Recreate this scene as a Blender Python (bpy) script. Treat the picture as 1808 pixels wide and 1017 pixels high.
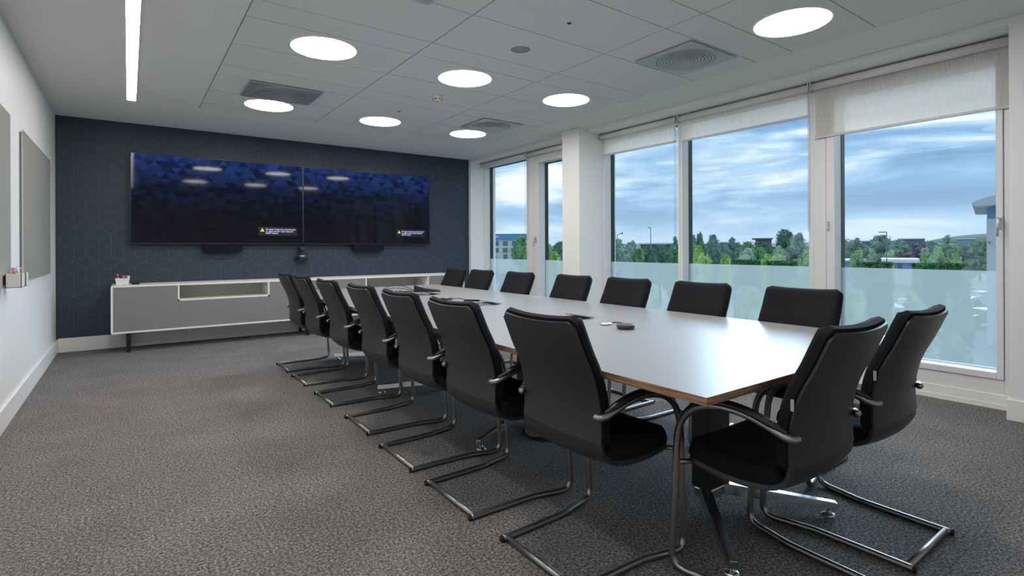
import bpy, bmesh, math, random
from mathutils import Vector, Matrix

for o in list(bpy.data.objects):
    bpy.data.objects.remove(o)
SC = bpy.context.scene
COL = SC.collection
random.seed(7)
PI = math.pi

# ------------------------------------------------------------------ camera
FPX, HY, CXP, EYE = 936.7, 438.2, 904.0, 1.2          # focal length and horizon row in 1808x1017 pixels
YAW, ROLL = math.radians(35.853), math.radians(-0.2342)
FW = Vector((math.sin(YAW), math.cos(YAW), 0))
R0 = Vector((math.cos(YAW), -math.sin(YAW), 0)); U0 = Vector((0, 0, 1))
RT = R0*math.cos(ROLL) + U0*math.sin(ROLL)
UP = U0*math.cos(ROLL) - R0*math.sin(ROLL)
cd = bpy.data.cameras.new('camera')
cam = bpy.data.objects.new('camera', cd); COL.objects.link(cam)
cd.sensor_fit = 'HORIZONTAL'; cd.sensor_width = 36.0
cd.lens = FPX/1808*36
cd.shift_y = -(508.5 - HY)/1808
cd.clip_start = 0.05; cd.clip_end = 3000
m = Matrix.Identity(4)
for i in range(3):
    m[i][0] = RT[i]; m[i][1] = UP[i]; m[i][2] = -FW[i]
m[2][3] = EYE
cam.matrix_world = m
SC.camera = cam
SC.view_settings.view_transform = 'Standard'
SC.view_settings.look = 'None'
SC.view_settings.gamma = 1.0
SC.view_settings.use_curve_mapping = False
SC.view_settings.exposure = 0.45
LAMP = 24.0          # radiance of the ceiling luminaires
SKY = 0.95

# low sun veiled by cloud outside the last window: a broad, soft, cool source
sd = bpy.data.lights.new('veiled_sun_offscreen', 'SUN'); sd.energy = 3.4; sd.angle = math.radians(42); sd.color = (0.56, 0.78, 1.0)
sun = bpy.data.objects.new('veiled_sun_offscreen', sd); COL.objects.link(sun)
sun.rotation_euler = Vector((-1.0, -0.22, -0.34)).to_track_quat('-Z', 'Y').to_euler()

# ------------------------------------------------------------------ world: cloudy evening sky
w = bpy.data.worlds.new('sky'); SC.world = w; w.use_nodes = True
nt = w.node_tree; nt.nodes.clear()
def N(nt, typ, **kw):
    n = nt.nodes.new(typ)
    for k, v in kw.items():
        if k.startswith('i_'):
            n.inputs[k[2:].replace('_', ' ')].default_value = v
        elif k.startswith('n_'):
            n.inputs[int(k[2:])].default_value = v
        else:
            setattr(n, k, v)
    return n
def ramp(nt, stops, interp='LINEAR'):
    n = nt.nodes.new('ShaderNodeValToRGB'); cr = n.color_ramp; cr.interpolation = interp
    while len(cr.elements) < len(stops): cr.elements.new(0.5)
    for e, (p, c) in zip(cr.elements, stops):
        e.position = p; e.color = (*c, 1) if len(c) == 3 else c
    return n
L = nt.links.new
tc = N(nt, 'ShaderNodeTexCoord')
sep = N(nt, 'ShaderNodeSeparateXYZ'); L(tc.outputs['Generated'], sep.inputs[0])
mp = N(nt, 'ShaderNodeMapping'); mp.inputs['Scale'].default_value = (1.0, 1.0, 5.5)
mp.inputs['Location'].default_value = (3.1, 1.7, 0.35)
L(tc.outputs['Generated'], mp.inputs[0])
n1 = N(nt, 'ShaderNodeTexNoise', i_Scale=2.6, i_Detail=7.0, i_Roughness=0.55, i_Distortion=0.5)
L(mp.outputs[0], n1.inputs['Vector'])
cl = ramp(nt, [(0.34, (0.13, 0.26, 0.46)), (0.45, (0.24, 0.42, 0.64)), (0.52, (0.42, 0.60, 0.78)), (0.575, (0.74, 0.82, 0.88)), (0.66, (0.92, 0.92, 0.90))])
bnd = ramp(nt, [(0.0, (0.47,)*3), (0.07, (0.46,)*3), (0.115, (0.47,)*3), (0.150, (0.555,)*3), (0.190, (0.50,)*3), (0.215, (0.47,)*3), (0.245, (0.56,)*3), (0.34, (0.50,)*3)])
L(sep.outputs['Z'], bnd.inputs[0])
bad = N(nt, 'ShaderNodeMath', operation='ADD'); L(n1.outputs['Fac'], bad.inputs[0]); L(bnd.outputs[0], bad.inputs[1])
bsu = N(nt, 'ShaderNodeMath', operation='SUBTRACT'); L(bad.outputs[0], bsu.inputs[0]); bsu.inputs[1].default_value = 0.5
L(bsu.outputs[0], cl.inputs[0])
# paler, smoother haze towards the horizon
hz = ramp(nt, [(0.0, (0.85, 0.85, 0.85)), (0.03, (0.6, 0.6, 0.6)), (0.09, (0.25, 0.25, 0.25)), (0.16, (0, 0, 0))])
L(sep.outputs['Z'], hz.inputs[0])
mixh = N(nt, 'ShaderNodeMix', data_type='RGBA')
L(hz.outputs[0], mixh.inputs['Factor']); L(cl.outputs[0], mixh.inputs['A'])
mixh.inputs['B'].default_value = (0.45, 0.61, 0.78, 1)
bg = N(nt, 'ShaderNodeBackground'); bg.inputs['Strength'].default_value = SKY
L(mixh.outputs['Result'], bg.inputs['Color'])
ow = N(nt, 'ShaderNodeOutputWorld'); L(bg.outputs[0], ow.inputs[0])

# ------------------------------------------------------------------ materials
MATS = {}
def mat(name, col=(0.5, 0.5, 0.5), rough=0.5, metal=0.0, emit=None, estr=1.0, spec=0.5, noise=None, bump=None, coat=0.0):
    """principled material; noise=(scale, other colour, detail), bump=(scale, strength)"""
    if name in MATS: return MATS[name]
    mt = bpy.data.materials.new(name); mt.use_nodes = True
    nt = mt.node_tree; b = nt.nodes['Principled BSDF']
    b.inputs['Base Color'].default_value = (*col, 1)
    b.inputs['Roughness'].default_value = rough
    b.inputs['Metallic'].default_value = metal
    b.inputs['Specular IOR Level'].default_value = spec
    b.inputs['Coat Weight'].default_value = coat
    if emit:
        b.inputs['Emission Color'].default_value = (*emit, 1)
        b.inputs['Emission Strength'].default_value = estr
    g = None
    if noise or bump:
        g = nt.nodes.new('ShaderNodeNewGeometry')
    if noise:
        nz = N(nt, 'ShaderNodeTexNoise', i_Scale=noise[0], i_Detail=noise[2] if len(noise) > 2 else 2.0)
        nt.links.new(g.outputs['Position'], nz.inputs['Vector'])
        rp = ramp(nt, [(0.35, col), (0.65, noise[1])])
        nt.links.new(nz.outputs['Fac'], rp.inputs[0]); nt.links.new(rp.outputs[0], b.inputs['Base Color'])
    if bump:
        nb = N(nt, 'ShaderNodeTexNoise', i_Scale=bump[0], i_Detail=2.0)
        nt.links.new(g.outputs['Position'], nb.inputs['Vector'])
        bp = N(nt, 'ShaderNodeBump', i_Strength=bump[1], i_Distance=0.002)
        nt.links.new(nb.outputs['Fac'], bp.inputs['Height']); nt.links.new(bp.outputs[0], b.inputs['Normal'])
    MATS[name] = mt
    return mt

WHITE = mat('white_paint', (0.80, 0.81, 0.81), 0.45)
CEIL = mat('ceiling_paint', (0.74, 0.75, 0.75), 0.8)
TILE = mat('mineral_tile', (0.72, 0.73, 0.73), 0.9, noise=(160, (0.66, 0.67, 0.67), 3), bump=(220, 0.15))
GRID = mat('grid_metal', (0.70, 0.71, 0.71), 0.6)
JOINT = mat('joint_grey', (0.38, 0.38, 0.38), 0.6)
TRIM = mat('gloss_white_trim', (0.80, 0.80, 0.79), 0.3)
NAVY = mat('navy_wallpaper', (0.018, 0.031, 0.052), 0.45, noise=(60, (0.027, 0.045, 0.074), 6), bump=(300, 0.3))
NAVYLINE = mat('wallpaper_line', (0.070, 0.098, 0.135), 0.5)
FRAMEW = mat('powder_white_frame', (0.70, 0.71, 0.71), 0.35)
GASKET = mat('black_gasket', (0.01, 0.015, 0.02), 0.5)
LEATHER = mat('black_leather', (0.021, 0.023, 0.028), 0.42, bump=(900, 0.12))
FABRIC = mat('black_fabric', (0.007, 0.008, 0.011), 0.85, spec=0.2, bump=(1500, 0.4))
STEEL = mat('satin_steel_tube', (0.33, 0.32, 0.31), 0.36, metal=1.0)
CHROME = mat('polished_chrome', (0.62, 0.63, 0.65), 0.20, metal=1.0)
BLACKP = mat('black_plastic', (0.012, 0.012, 0.014), 0.4)
RUBBER = mat('black_rubber', (0.01, 0.01, 0.011), 0.8)
GREYTAG = mat('grey_tag', (0.42, 0.42, 0.43), 0.6)
CABW = mat('cabinet_white', (0.80, 0.80, 0.78), 0.4)
CABG = mat('cabinet_grey', (0.215, 0.215, 0.220), 0.5)
CABIN = mat('cabinet_inside', (0.72, 0.72, 0.62), 0.5)
LAMINATE = mat('grey_laminate', (0.25, 0.26, 0.27), 0.33)
BOARD = mat('glass_board', (0.42, 0.43, 0.39), 0.22)
BOARDEDGE = mat('board_edge', (0.75, 0.70, 0.62), 0.4)
BLACKM = mat('black_metal', (0.012, 0.012, 0.013), 0.35)
SILVER = mat('silver_plastic', (0.55, 0.56, 0.58), 0.3, metal=0.6)

def node_mat(name):
    mt = bpy.data.materials.new(name); mt.use_nodes = True
    return mt, mt.node_tree, mt.node_tree.nodes['Principled BSDF']

# carpet: loop pile, two-tone speckle in fine ribs
CARPET, nt, b = node_mat('carpet')
g = N(nt, 'ShaderNodeNewGeometry')
na = N(nt, 'ShaderNodeTexNoise', i_Scale=85.0, i_Detail=6.0, i_Roughness=0.95); nt.links.new(g.outputs['Position'], na.inputs['Vector'])
ra = ramp(nt, [(0.40, (0.018, 0.017, 0.0165)), (0.5, (0.122, 0.115, 0.110)), (0.60, (0.43, 0.408, 0.392))])
nt.links.new(na.outputs['Fac'], ra.inputs[0])
nb_ = N(nt, 'ShaderNodeTexNoise', i_Scale=3.0, i_Detail=3.0); nt.links.new(g.outputs['Position'], nb_.inputs['Vector'])
rb = ramp(nt, [(0.3, (0.88, 0.88, 0.88)), (0.7, (1.06, 1.06, 1.06))]); nt.links.new(nb_.outputs['Fac'], rb.inputs[0])
mx = N(nt, 'ShaderNodeMix', data_type='RGBA', blend_type='MULTIPLY'); mx.inputs['Factor'].default_value = 1
nt.links.new(ra.outputs[0], mx.inputs['A']); nt.links.new(rb.outputs[0], mx.inputs['B'])
nt.links.new(mx.outputs['Result'], b.inputs['Base Color']); b.inputs['Roughness'].default_value = 0.95
b.inputs['Specular IOR Level'].default_value = 0.15
wv = N(nt, 'ShaderNodeTexWave', i_Scale=38.0, i_Distortion=3.0, i_Detail=2.0); wv.bands_direction = 'DIAGONAL'
nt.links.new(g.outputs['Position'], wv.inputs['Vector'])
ad = N(nt, 'ShaderNodeMath', operation='ADD'); nt.links.new(wv.outputs['Fac'], ad.inputs[0]); nt.links.new(na.outputs['Fac'], ad.inputs[1])
bp = N(nt, 'ShaderNodeBump', i_Strength=0.25, i_Distance=0.003); nt.links.new(na.outputs['Fac'], bp.inputs['Height']); nt.links.new(bp.outputs[0], b.inputs['Normal'])

# plywood edge: long veneer layers
PLY, nt, b = node_mat('plywood_edge')
g = N(nt, 'ShaderNodeNewGeometry'); mp = N(nt, 'ShaderNodeMapping'); mp.inputs['Scale'].default_value = (6, 6, 260)
nt.links.new(g.outputs['Position'], mp.inputs[0])
nz = N(nt, 'ShaderNodeTexNoise', i_Scale=1.0, i_Detail=3.0); nt.links.new(mp.outputs[0], nz.inputs['Vector'])
rp = ramp(nt, [(0.35, (0.11, 0.055, 0.025)), (0.55, (0.32, 0.17, 0.08)), (0.7, (0.48, 0.28, 0.15))]); nt.links.new(nz.outputs['Fac'], rp.inputs[0])
nt.links.new(rp.outputs[0], b.inputs['Base Color']); b.inputs['Roughness'].default_value = 0.5

def pane_mat(name, trans_col, transl_col, fac_translucent, gloss, groughness, diff_col=None, diff_fac=0.35):
    mt = bpy.data.materials.new(name); mt.use_nodes = True; nt = mt.node_tree; nt.nodes.clear()
    t = N(nt, 'ShaderNodeBsdfTransparent'); t.inputs[0].default_value = (*trans_col, 1)
    tl = N(nt, 'ShaderNodeBsdfTranslucent'); tl.inputs[0].default_value = (*transl_col, 1)
    df = N(nt, 'ShaderNodeBsdfDiffuse'); df.inputs[0].default_value = (*(diff_col or transl_col), 1)
    gl = N(nt, 'ShaderNodeBsdfGlossy'); gl.inputs['Roughness'].default_value = groughness
    m0 = N(nt, 'ShaderNodeMixShader'); m0.inputs[0].default_value = diff_fac
    nt.links.new(tl.outputs[0], m0.inputs[1]); nt.links.new(df.outputs[0], m0.inputs[2])
    m1 = N(nt, 'ShaderNodeMixShader'); m1.inputs[0].default_value = fac_translucent
    nt.links.new(t.outputs[0], m1.inputs[1]); nt.links.new(m0.outputs[0], m1.inputs[2])
    lw = N(nt, 'ShaderNodeLayerWeight'); lw.inputs['Blend'].default_value = 0.5
    pw = N(nt, 'ShaderNodeMath', operation='POWER'); pw.inputs[1].default_value = 5.0; nt.links.new(lw.outputs['Facing'], pw.inputs[0])
    fr = N(nt, 'ShaderNodeMapRange'); fr.inputs['To Min'].default_value = gloss; fr.inputs['To Max'].default_value = 0.9; nt.links.new(pw.outputs[0], fr.inputs['Value'])
    m2 = N(nt, 'ShaderNodeMixShader')
    nt.links.new(fr.outputs[0], m2.inputs[0]); nt.links.new(m1.outputs[0], m2.inputs[1]); nt.links.new(gl.outputs[0], m2.inputs[2])
    o = N(nt, 'ShaderNodeOutputMaterial'); nt.links.new(m2.outputs[0], o.inputs[0])
    return mt
GLASS = pane_mat('window_glass', (0.96, 0.98, 0.98), (1, 1, 1), 0.0, 0.006, 0.0)
FROST = pane_mat('frosted_film', (0.90, 0.96, 0.95), (0.52, 0.58, 0.57), 0.60, 0.02, 0.3)
BLIND = pane_mat('blind_weave', (0.9, 0.88, 0.82), (0.56, 0.47, 0.38), 0.90, 0.01, 0.6, (0.90, 0.90, 0.89), 0.55)
MATS['blind'] = BLIND
# vertical slub in the blind weave
nt = BLIND.node_tree
g = N(nt, 'ShaderNodeNewGeometry'); mp = N(nt, 'ShaderNodeMapping'); mp.inputs['Scale'].default_value = (1, 130, 9)
nt.links.new(g.outputs['Position'], mp.inputs[0])
nz = N(nt, 'ShaderNodeTexNoise', i_Scale=1.0, i_Detail=2.0); nt.links.new(mp.outputs[0], nz.inputs['Vector'])
rp = ramp(nt, [(0.3, (0.80, 0.80, 0.80)), (0.7, (0.95, 0.95, 0.95))]); nt.links.new(nz.outputs['Fac'], rp.inputs[0])
for n in nt.nodes:
    if n.type == 'MIX_SHADER' and abs(n.inputs[0].default_value - 0.90) < 1e-3:
        nt.links.new(rp.outputs[0], n.inputs[0])

# display picture: dark, deep-blue facets that fade towards the bottom
SCREEN, nt, b = node_mat('display_screen')
tc = N(nt, 'ShaderNodeTexCoord')
mp = N(nt, 'ShaderNodeMapping'); mp.inputs['Scale'].default_value = (17, 1, 15); nt.links.new(tc.outputs['Generated'], mp.inputs[0])
sx = N(nt, 'ShaderNodeSeparateXYZ'); nt.links.new(mp.outputs[0], sx.inputs[0])
def M(op, a, b=None):
    n = N(nt, 'ShaderNodeMath', operation=op)
    for i, v in enumerate((a, b)):
        if v is None: continue
        if isinstance(v, (int, float)): n.inputs[i].default_value = v
        else: nt.links.new(v, n.inputs[i])
    return n.outputs[0]
# triangular lattice: cell row, cell column and which half of the cell
pq = M('SUBTRACT', sx.outputs['X'], M('MULTIPLY', sx.outputs['Z'], 0.5))
tri = M('GREATER_THAN', M('ADD', M('FRACT', pq), M('FRACT', sx.outputs['Z'])), 1.0)
cv = N(nt, 'ShaderNodeCombineXYZ'); nt.links.new(M('FLOOR', pq), cv.inputs[0]); nt.links.new(M('FLOOR', sx.outputs['Z']), cv.inputs[1]); nt.links.new(tri, cv.inputs[2])
wn = N(nt, 'ShaderNodeTexWhiteNoise'); nt.links.new(cv.outputs[0], wn.inputs['Vector'])
se2 = N(nt, 'ShaderNodeSeparateXYZ'); nt.links.new(tc.outputs['Generated'], se2.inputs[0])
gr = ramp(nt, [(0.30, (0.0025, 0.003, 0.005)), (0.65, (0.004, 0.008, 0.025)), (1.0, (0.010, 0.030, 0.13))]); nt.links.new(se2.outputs['Z'], gr.inputs[0])
mr = N(nt, 'ShaderNodeMapRange'); mr.inputs['To Min'].default_value = 0.25; mr.inputs['To Max'].default_value = 1.1; nt.links.new(wn.outputs['Value'], mr.inputs['Value'])
b.inputs['Base Color'].default_value = (0.004, 0.004, 0.006, 1); b.inputs['Roughness'].default_value = 0.05; b.inputs['Specular IOR Level'].default_value = 0.16
nt.links.new(gr.outputs[0], b.inputs['Emission Color']); nt.links.new(mr.outputs[0], b.inputs['Emission Strength'])

PANEL = mat('luminaire_diffuser', (0.9, 0.9, 0.9), 0.5, emit=(1.0, 0.95, 0.91), estr=LAMP)
STRIP = mat('linear_diffuser', (0.9, 0.9, 0.9), 0.5, emit=(1.0, 0.95, 0.91), estr=LAMP*0.7)

# ------------------------------------------------------------------ helpers
def mesh_obj(name, bm, material, parent=None, smooth=False):
    me = bpy.data.meshes.new(name)
    bmesh.ops.recalc_face_normals(bm, faces=bm.faces[:])
    bm.to_mesh(me); bm.free()
    if material: me.materials.append(material)
    if smooth:
        for p in me.polygons: p.use_smooth = True
    o = bpy.data.objects.new(name, me); COL.objects.link(o)
    if parent: o.parent = parent
    return o
def inst(name, me, parent=None, loc=(0, 0, 0), rot=(0, 0, 0), sc=(1, 1, 1)):
    o = bpy.data.objects.new(name, me); COL.objects.link(o); o.location = loc; o.rotation_euler = rot; o.scale = sc
    if parent: o.parent = parent
    return o
def tag(o, label, cat, group=None, kind=None):
    o['label'] = label
    if cat: o['category'] = cat
    if group: o['group'] = group
    if kind: o['kind'] = kind
    return o
def thing(name, label, cat, loc=(0, 0, 0), rz=0.0, group=None):
    o = bpy.data.objects.new(name, None); COL.objects.link(o); o.empty_display_size = 0.1
    o.location = loc; o.rotation_euler = (0, 0, rz)
    return tag(o, label, cat, group)
def struct(o, label=None):
    o['kind'] = 'structure'
    if label: o['label'] = label
    return o
def box(bm, x0, x1, y0, y1, z0, z1, bev=0.0, seg=2):
    r = bmesh.ops.create_cube(bm, size=1.0)
    vs = r['verts']
    for v in vs:
        v.co = Vector(((x0+x1)/2 + v.co.x*(x1-x0), (y0+y1)/2 + v.co.y*(y1-y0), (z0+z1)/2 + v.co.z*(z1-z0)))
    if bev > 0:
        es = list({e for v in vs for e in v.link_edges})
        bmesh.ops.bevel(bm, geom=es, offset=bev, segments=seg, affect='EDGES', profile=0.5)
    return bm
def bx(name, x0, x1, y0, y1, z0, z1, material, parent=None, bev=0.0, seg=2):
    return mesh_obj(name, box(bmesh.new(), x0, x1, y0, y1, z0, z1, bev, seg), material, parent)
def crom(pts, n=6, closed=False):
    P = [Vector(p) for p in pts]; out = []
    for i in range(len(P)-1):
        p0 = P[max(i-1, 0)]; p1 = P[i]; p2 = P[i+1]; p3 = P[min(i+2, len(P)-1)]
        for k in range(n):
            t = k/n
            out.append(0.5*((2*p1) + (p2-p0)*t + (2*p0-5*p1+4*p2-p3)*t*t + (3*p1-p0-3*p2+p3)*t**3))
    out.append(P[-1]); return out
def tube(bm, pts, r, seg=10, cap=True, rfun=None, flat=1.0):
    pts = [Vector(p) for p in pts]; rings = []
    up = None
    for i, p in enumerate(pts):
        d = (pts[min(i+1, len(pts)-1)] - pts[max(i-1, 0)]).normalized()
        if up is None:
            up = Vector((0, 0, 1)) if abs(d.z) < 0.9 else Vector((0, 1, 0))
        up = (up - d*up.dot(d)).normalized()
        s = d.cross(up)
        rr = rfun(i/(len(pts)-1))*r if rfun else r
        rings.append([bm.verts.new(p + s*math.cos(a)*rr + up*math.sin(a)*rr*flat) for a in [2*PI*k/seg for k in range(seg)]])
    for a, b_ in zip(rings, rings[1:]):
        for k in range(seg):
            bm.faces.new((a[k], a[(k+1) % seg], b_[(k+1) % seg], b_[k]))
    if cap:
        bm.faces.new(rings[0][::-1]); bm.faces.new(rings[-1])
    return bm
def tb(name, pts, r, material, parent=None, seg=10, rfun=None, flat=1.0):
    return mesh_obj(name, tube(bmesh.new(), pts, r, seg, True, rfun, flat), material, parent, True)
def lathe(bm, prof, seg=24, c=(0, 0, 0)):
    rings = []
    for r, z in prof:
        if r < 1e-5:
            rings.append([bm.verts.new((c[0], c[1], c[2]+z))])
        else:
            rings.append([bm.verts.new((c[0]+r*math.cos(2*PI*k/seg), c[1]+r*math.sin(2*PI*k/seg), c[2]+z)) for k in range(seg)])
    for a, b_ in zip(rings, rings[1:]):
        for k in range(seg):
            k2 = (k+1) % seg
            if len(a) == 1 and len(b_) == 1: continue
            if len(a) == 1: bm.faces.new((a[0], b_[k2], b_[k]))
            elif len(b_) == 1: bm.faces.new((a[k], a[k2], b_[0]))
            else: bm.faces.new((a[k], a[k2], b_[k2], b_[k]))
    return bm
def lt(name, prof, material, parent=None, seg=24, c=(0, 0, 0), smooth=True):
    o = mesh_obj(name, lathe(bmesh.new(), prof, seg, c), material, parent, smooth)
    return o
def copy_tree(o, parent=None):
    c = o.copy(); COL.objects.link(c); c.parent = parent
    for ch in list(o.children): copy_tree(ch, c)
    return c
def pix(u, v, depth):
    """point on the pixel's ray at this distance along the view axis"""
    return Vector((0, 0, EYE)) + (FW + RT*((u-CXP)/FPX) + UP*((HY-v)/FPX))*depth
def auto_smooth(o, ang=35):
    for p in o.data.polygons: p.use_smooth = True
    try: o.data.set_sharp_from_angle(angle=math.radians(ang))
    except Exception: pass
    return o

# ------------------------------------------------------------------ room shell
XL, XR, YB, YF, CZ = -0.69, 4.92, 8.12, -1.25, 2.775
XS, XG = 5.20, 5.315               # front of the window frames, glass plane
floor = struct(bx('floor', XL-0.1, 5.45, YF-0.1, YB+0.1, -0.12, -0.006, mat('floor_screed', (0.05, 0.05, 0.05), 0.9)), 'grey speckled carpet floor')
TS = 0.5
tile_me = None
nx, ny = 12, 19
k = 0
bmt = box(bmesh.new(), -TS/2+0.0001, TS/2-0.0001, -TS/2+0.0001, TS/2-0.0001, -0.0062, 0.0, 0.0007, 1)
tmp = mesh_obj('carpet_tile', bmt, CARPET, floor); tile_me = tmp.data
first = True
for i in range(nx):
    for j in range(ny):
        cx = XL + 0.25 + i*TS - 0.02; cy = YB - 0.25 - j*TS + 0.03
        if cx > 5.45: continue
        if first: tmp.location = (cx, cy, 0); first = False
        else: inst('carpet_tile', tile_me, floor, (cx, cy, 0))

struct(bx('wall_left', XL-0.12, XL, YF-0.1, YB+0.1, 0, CZ+0.3, WHITE), 'plain white painted side wall')
wb = struct(bx('wall_back', XL, 5.45, YB, YB+0.12, 0, CZ+0.3, NAVY), 'navy wallpapered wall behind the displays')
struct(bx('wall_front', XL-0.1, 5.45, YF-0.12, YF, 0, CZ+0.3, WHITE), 'white wall behind the viewer')
# printed line lattice of the wallpaper (pointy hexagons with cube diagonals)
bm = bmesh.new(); a = 0.137; wv_ = a*math.sqrt(3)
def seg2(p, q, t=0.0022):
    (x0, z0), (x1, z1) = p, q
    if not (XL+0.005 < x0 < XR-0.005 and XL+0.005 < x1 < XR-0.005 and 0.17 < z0 < CZ-0.01 and 0.17 < z1 < CZ-0.01): return
    d = Vector((x1-x0, z1-z0)).normalized(); nrm = Vector((-d.y, d.x))*t
    y = YB - 0.0012
    bm.faces.new([bm.verts.new((x0+nrm.x, y, z0+nrm.y)), bm.verts.new((x1+nrm.x, y, z1+nrm.y)), bm.verts.new((x1-nrm.x, y, z1-nrm.y)), bm.verts.new((x0-nrm.x, y, z0-nrm.y))])
row = 0; z = 0.1
while z < CZ+0.3:
    x = -0.529 - 3*wv_ + (wv_/2 if row % 2 else 0)
    while x < XR+0.3:
        c = [(x + a*math.sin(PI/3*q), z + a*math.cos(PI/3*q)) for q in range(6)]
        seg2(c[0], c[1]); seg2(c[1], c[2]); seg2(c[5], c[0])
        h = random.Random(int(row*97 + x*31)).random()
        for q in ((0, 2, 4) if (row % 2) else (1, 3, 5)):
            seg2((x, z), c[q], 0.0016)
        seg2((x+a*0.3, z-a*0.45), (x+a*0.3, z+a*0.45), 0.0010)
        seg2((x-a*0.3, z-a*0.5), (x-a*0.3, z+a*0.3), 0.0010)
        x += wv_
    row += 1; z += 1.5*a
po = mesh_obj('wallpaper_lines', bm, NAVYLINE, wb); po['kind'] = 'stuff'

# window wall: nib at the far corner, column, pier, bulkhead, upstand under the frames
struct(bx('wall_right', XR, 5.45, YF-0.1, 0.955, 0, CZ+0.3, WHITE), 'white wall pier beside the last window')
struct(bx('trim_1', XR, 5.45, 8.054, YB, 0, CZ+0.3, WHITE), 'narrow white wall nib at the far window corner')
struct(bx('trim_2', 4.77, 5.45, 5.10, 5.43, 0, CZ+0.3, WHITE), 'square white column between the windows')
struct(bx('trim_3', XR, 5.45, 0.955, 5.10, 2.727, CZ+0.3, WHITE), 'white bulkhead over the three near windows')
struct(bx('trim_4', XR, 5.45, 5.43, 8.054, 2.727, CZ+0.3, WHITE), 'white bulkhead over the two far windows')
for k, (y0, y1) in enumerate(((0.955, 5.10), (5.43, 8.054))):
    t = struct(bx('trim_%d' % (5+k), 5.185, 5.45, y0, y1, -0.1, 0.110, TRIM, bev=0.004), 'white upstand under the window frames')
    bx('lower_skirting_strip', 5.180, 5.186, y0, y1, 0.0, 0.036, TRIM, t)
struct(bx('baseboard_left', XL, XL+0.018, YF, YB, 0, 0.155, TRIM, bev=0.005), 'tall white skirting on the side wall')
struct(bx('baseboard_back', XL+0.018, 4.92, YB-0.018, YB, 0, 0.165, TRIM, bev=0.005), 'white skirting along the wallpapered wall')
bm = box(bmesh.new(), XR-0.016, XR, YF, 0.972, 0, 0.148, 0.005); box(bm, XR, 5.18, 0.955, 0.972, 0, 0.148, 0.005)
struct(mesh_obj('baseboard_right', bm, TRIM), 'white skirting around the pier')
bm = box(bmesh.new(), 4.754, 4.77, 5.084, 5.446, 0, 0.148, 0.005); box(bm, 4.77, 5.18, 5.084, 5.10, 0, 0.148, 0.005); box(bm, 4.77, 5.18, 5.43, 5.446, 0, 0.148, 0.005)
struct(mesh_obj('baseboard_column', bm, TRIM), 'white skirting around the column')

# ceiling: plasterboard margin with an inset field of mineral tiles
GX = [0.637, 1.890, 3.139, 4.350]
GY = [6.810, 6.547, 5.975, 5.391, 5.097, 4.520, 3.945, 3.644, 3.049, 2.441, 2.139, 1.552, 0.965, 0.665, 0.08, -0.50]
bm = bmesh.new()
box(bm, XL, 5.45, YF, YB, CZ+0.03, CZ+0.3)
box(bm, XL, GX[0], YF, YB, CZ, CZ+0.031); box(bm, GX[3], XR+0.02, YF, YB, CZ, CZ+0.031)
box(bm, GX[0], GX[3], GY[0], YB, CZ, CZ+0.031); box(bm, GX[0], GX[3], YF, GY[-1], CZ, CZ+0.031)
ceil = struct(mesh_obj('ceiling', bm, CEIL), 'white plasterboard ceiling with inset tile field')
G = 0.006
for x in GX:
    bx('grid_bar', x-0.016, x+0.016, GY[-1], GY[0], CZ+0.016, CZ+0.029, GRID, ceil)
for y in GY:
    bx('grid_bar', GX[0], GX[3], y-0.014, y+0.014, CZ+0.017, CZ+0.028, GRID, ceil)
for i in range(3):
    for j in range(len(GY)-1):
        bx('ceiling_tile', GX[i]+G+(0.003 if i == 0 else 0), GX[i+1]-G, GY[j+1]+G*0.7, GY[j]-G*0.7, CZ, CZ+0.03, TILE, ceil)

# ------------------------------------------------------------------ ceiling fittings
disc_me = {}
def luminaire(x, y, label, name='ceiling_light', dname='diffuser'):
    t = thing(name, label, 'light', (x, y, CZ), 0, 'round ceiling lights')
    R = 0.25
    if not disc_me:
        o = lt('trim_ring', [(R+0.012, 0.0), (R+0.012, -0.004), (R+0.004, -0.008), (R-0.006, -0.008), (R-0.008, -0.002), (R-0.008, 0.0)], TRIM, t, 48); disc_me['r'] = o.data
        o = lt('diffuser', [(R-0.007, -0.001), (R-0.007, -0.0045), (0, -0.0055)], PANEL, t, 48); disc_me['d'] = o.data
    else:
        inst('trim_ring', disc_me['r'], t); inst(dname, disc_me['d'], t)
    return t
LT = [(1.252, 6.262, 'glowing round ceiling light beside the grille on the strip-light side near the displays'),
      (2.525, 6.262, 'glowing round ceiling light between two others in the row nearest the displays'),
      (3.785, 6.262, 'glowing round ceiling light next to the far air grille by the windows'),
      (1.248, 4.235, 'glowing round ceiling light of the middle row, beside the plain ceiling margin'),
      (2.530, 4.235, 'glowing round ceiling light in the middle of the tile field, near the smoke detector'),
      (3.778, 4.235, 'glowing round ceiling light of the middle row nearest the windows'),
      (3.775, 1.862, 'glowing round ceiling light beyond the near air grille, above the window-side chairs'),
      (2.525, 1.862, 'glowing round ceiling light over the table end away from the displays', 'ceiling_light_middle_offscreen', 'diffuser_middle_offscreen'),
      (1.250, 1.862, 'glowing round ceiling light over the table corner away from the windows', 'ceiling_light_corner_offscreen', 'diffuser_corner_offscreen')]
for q in LT: luminaire(*q)

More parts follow.
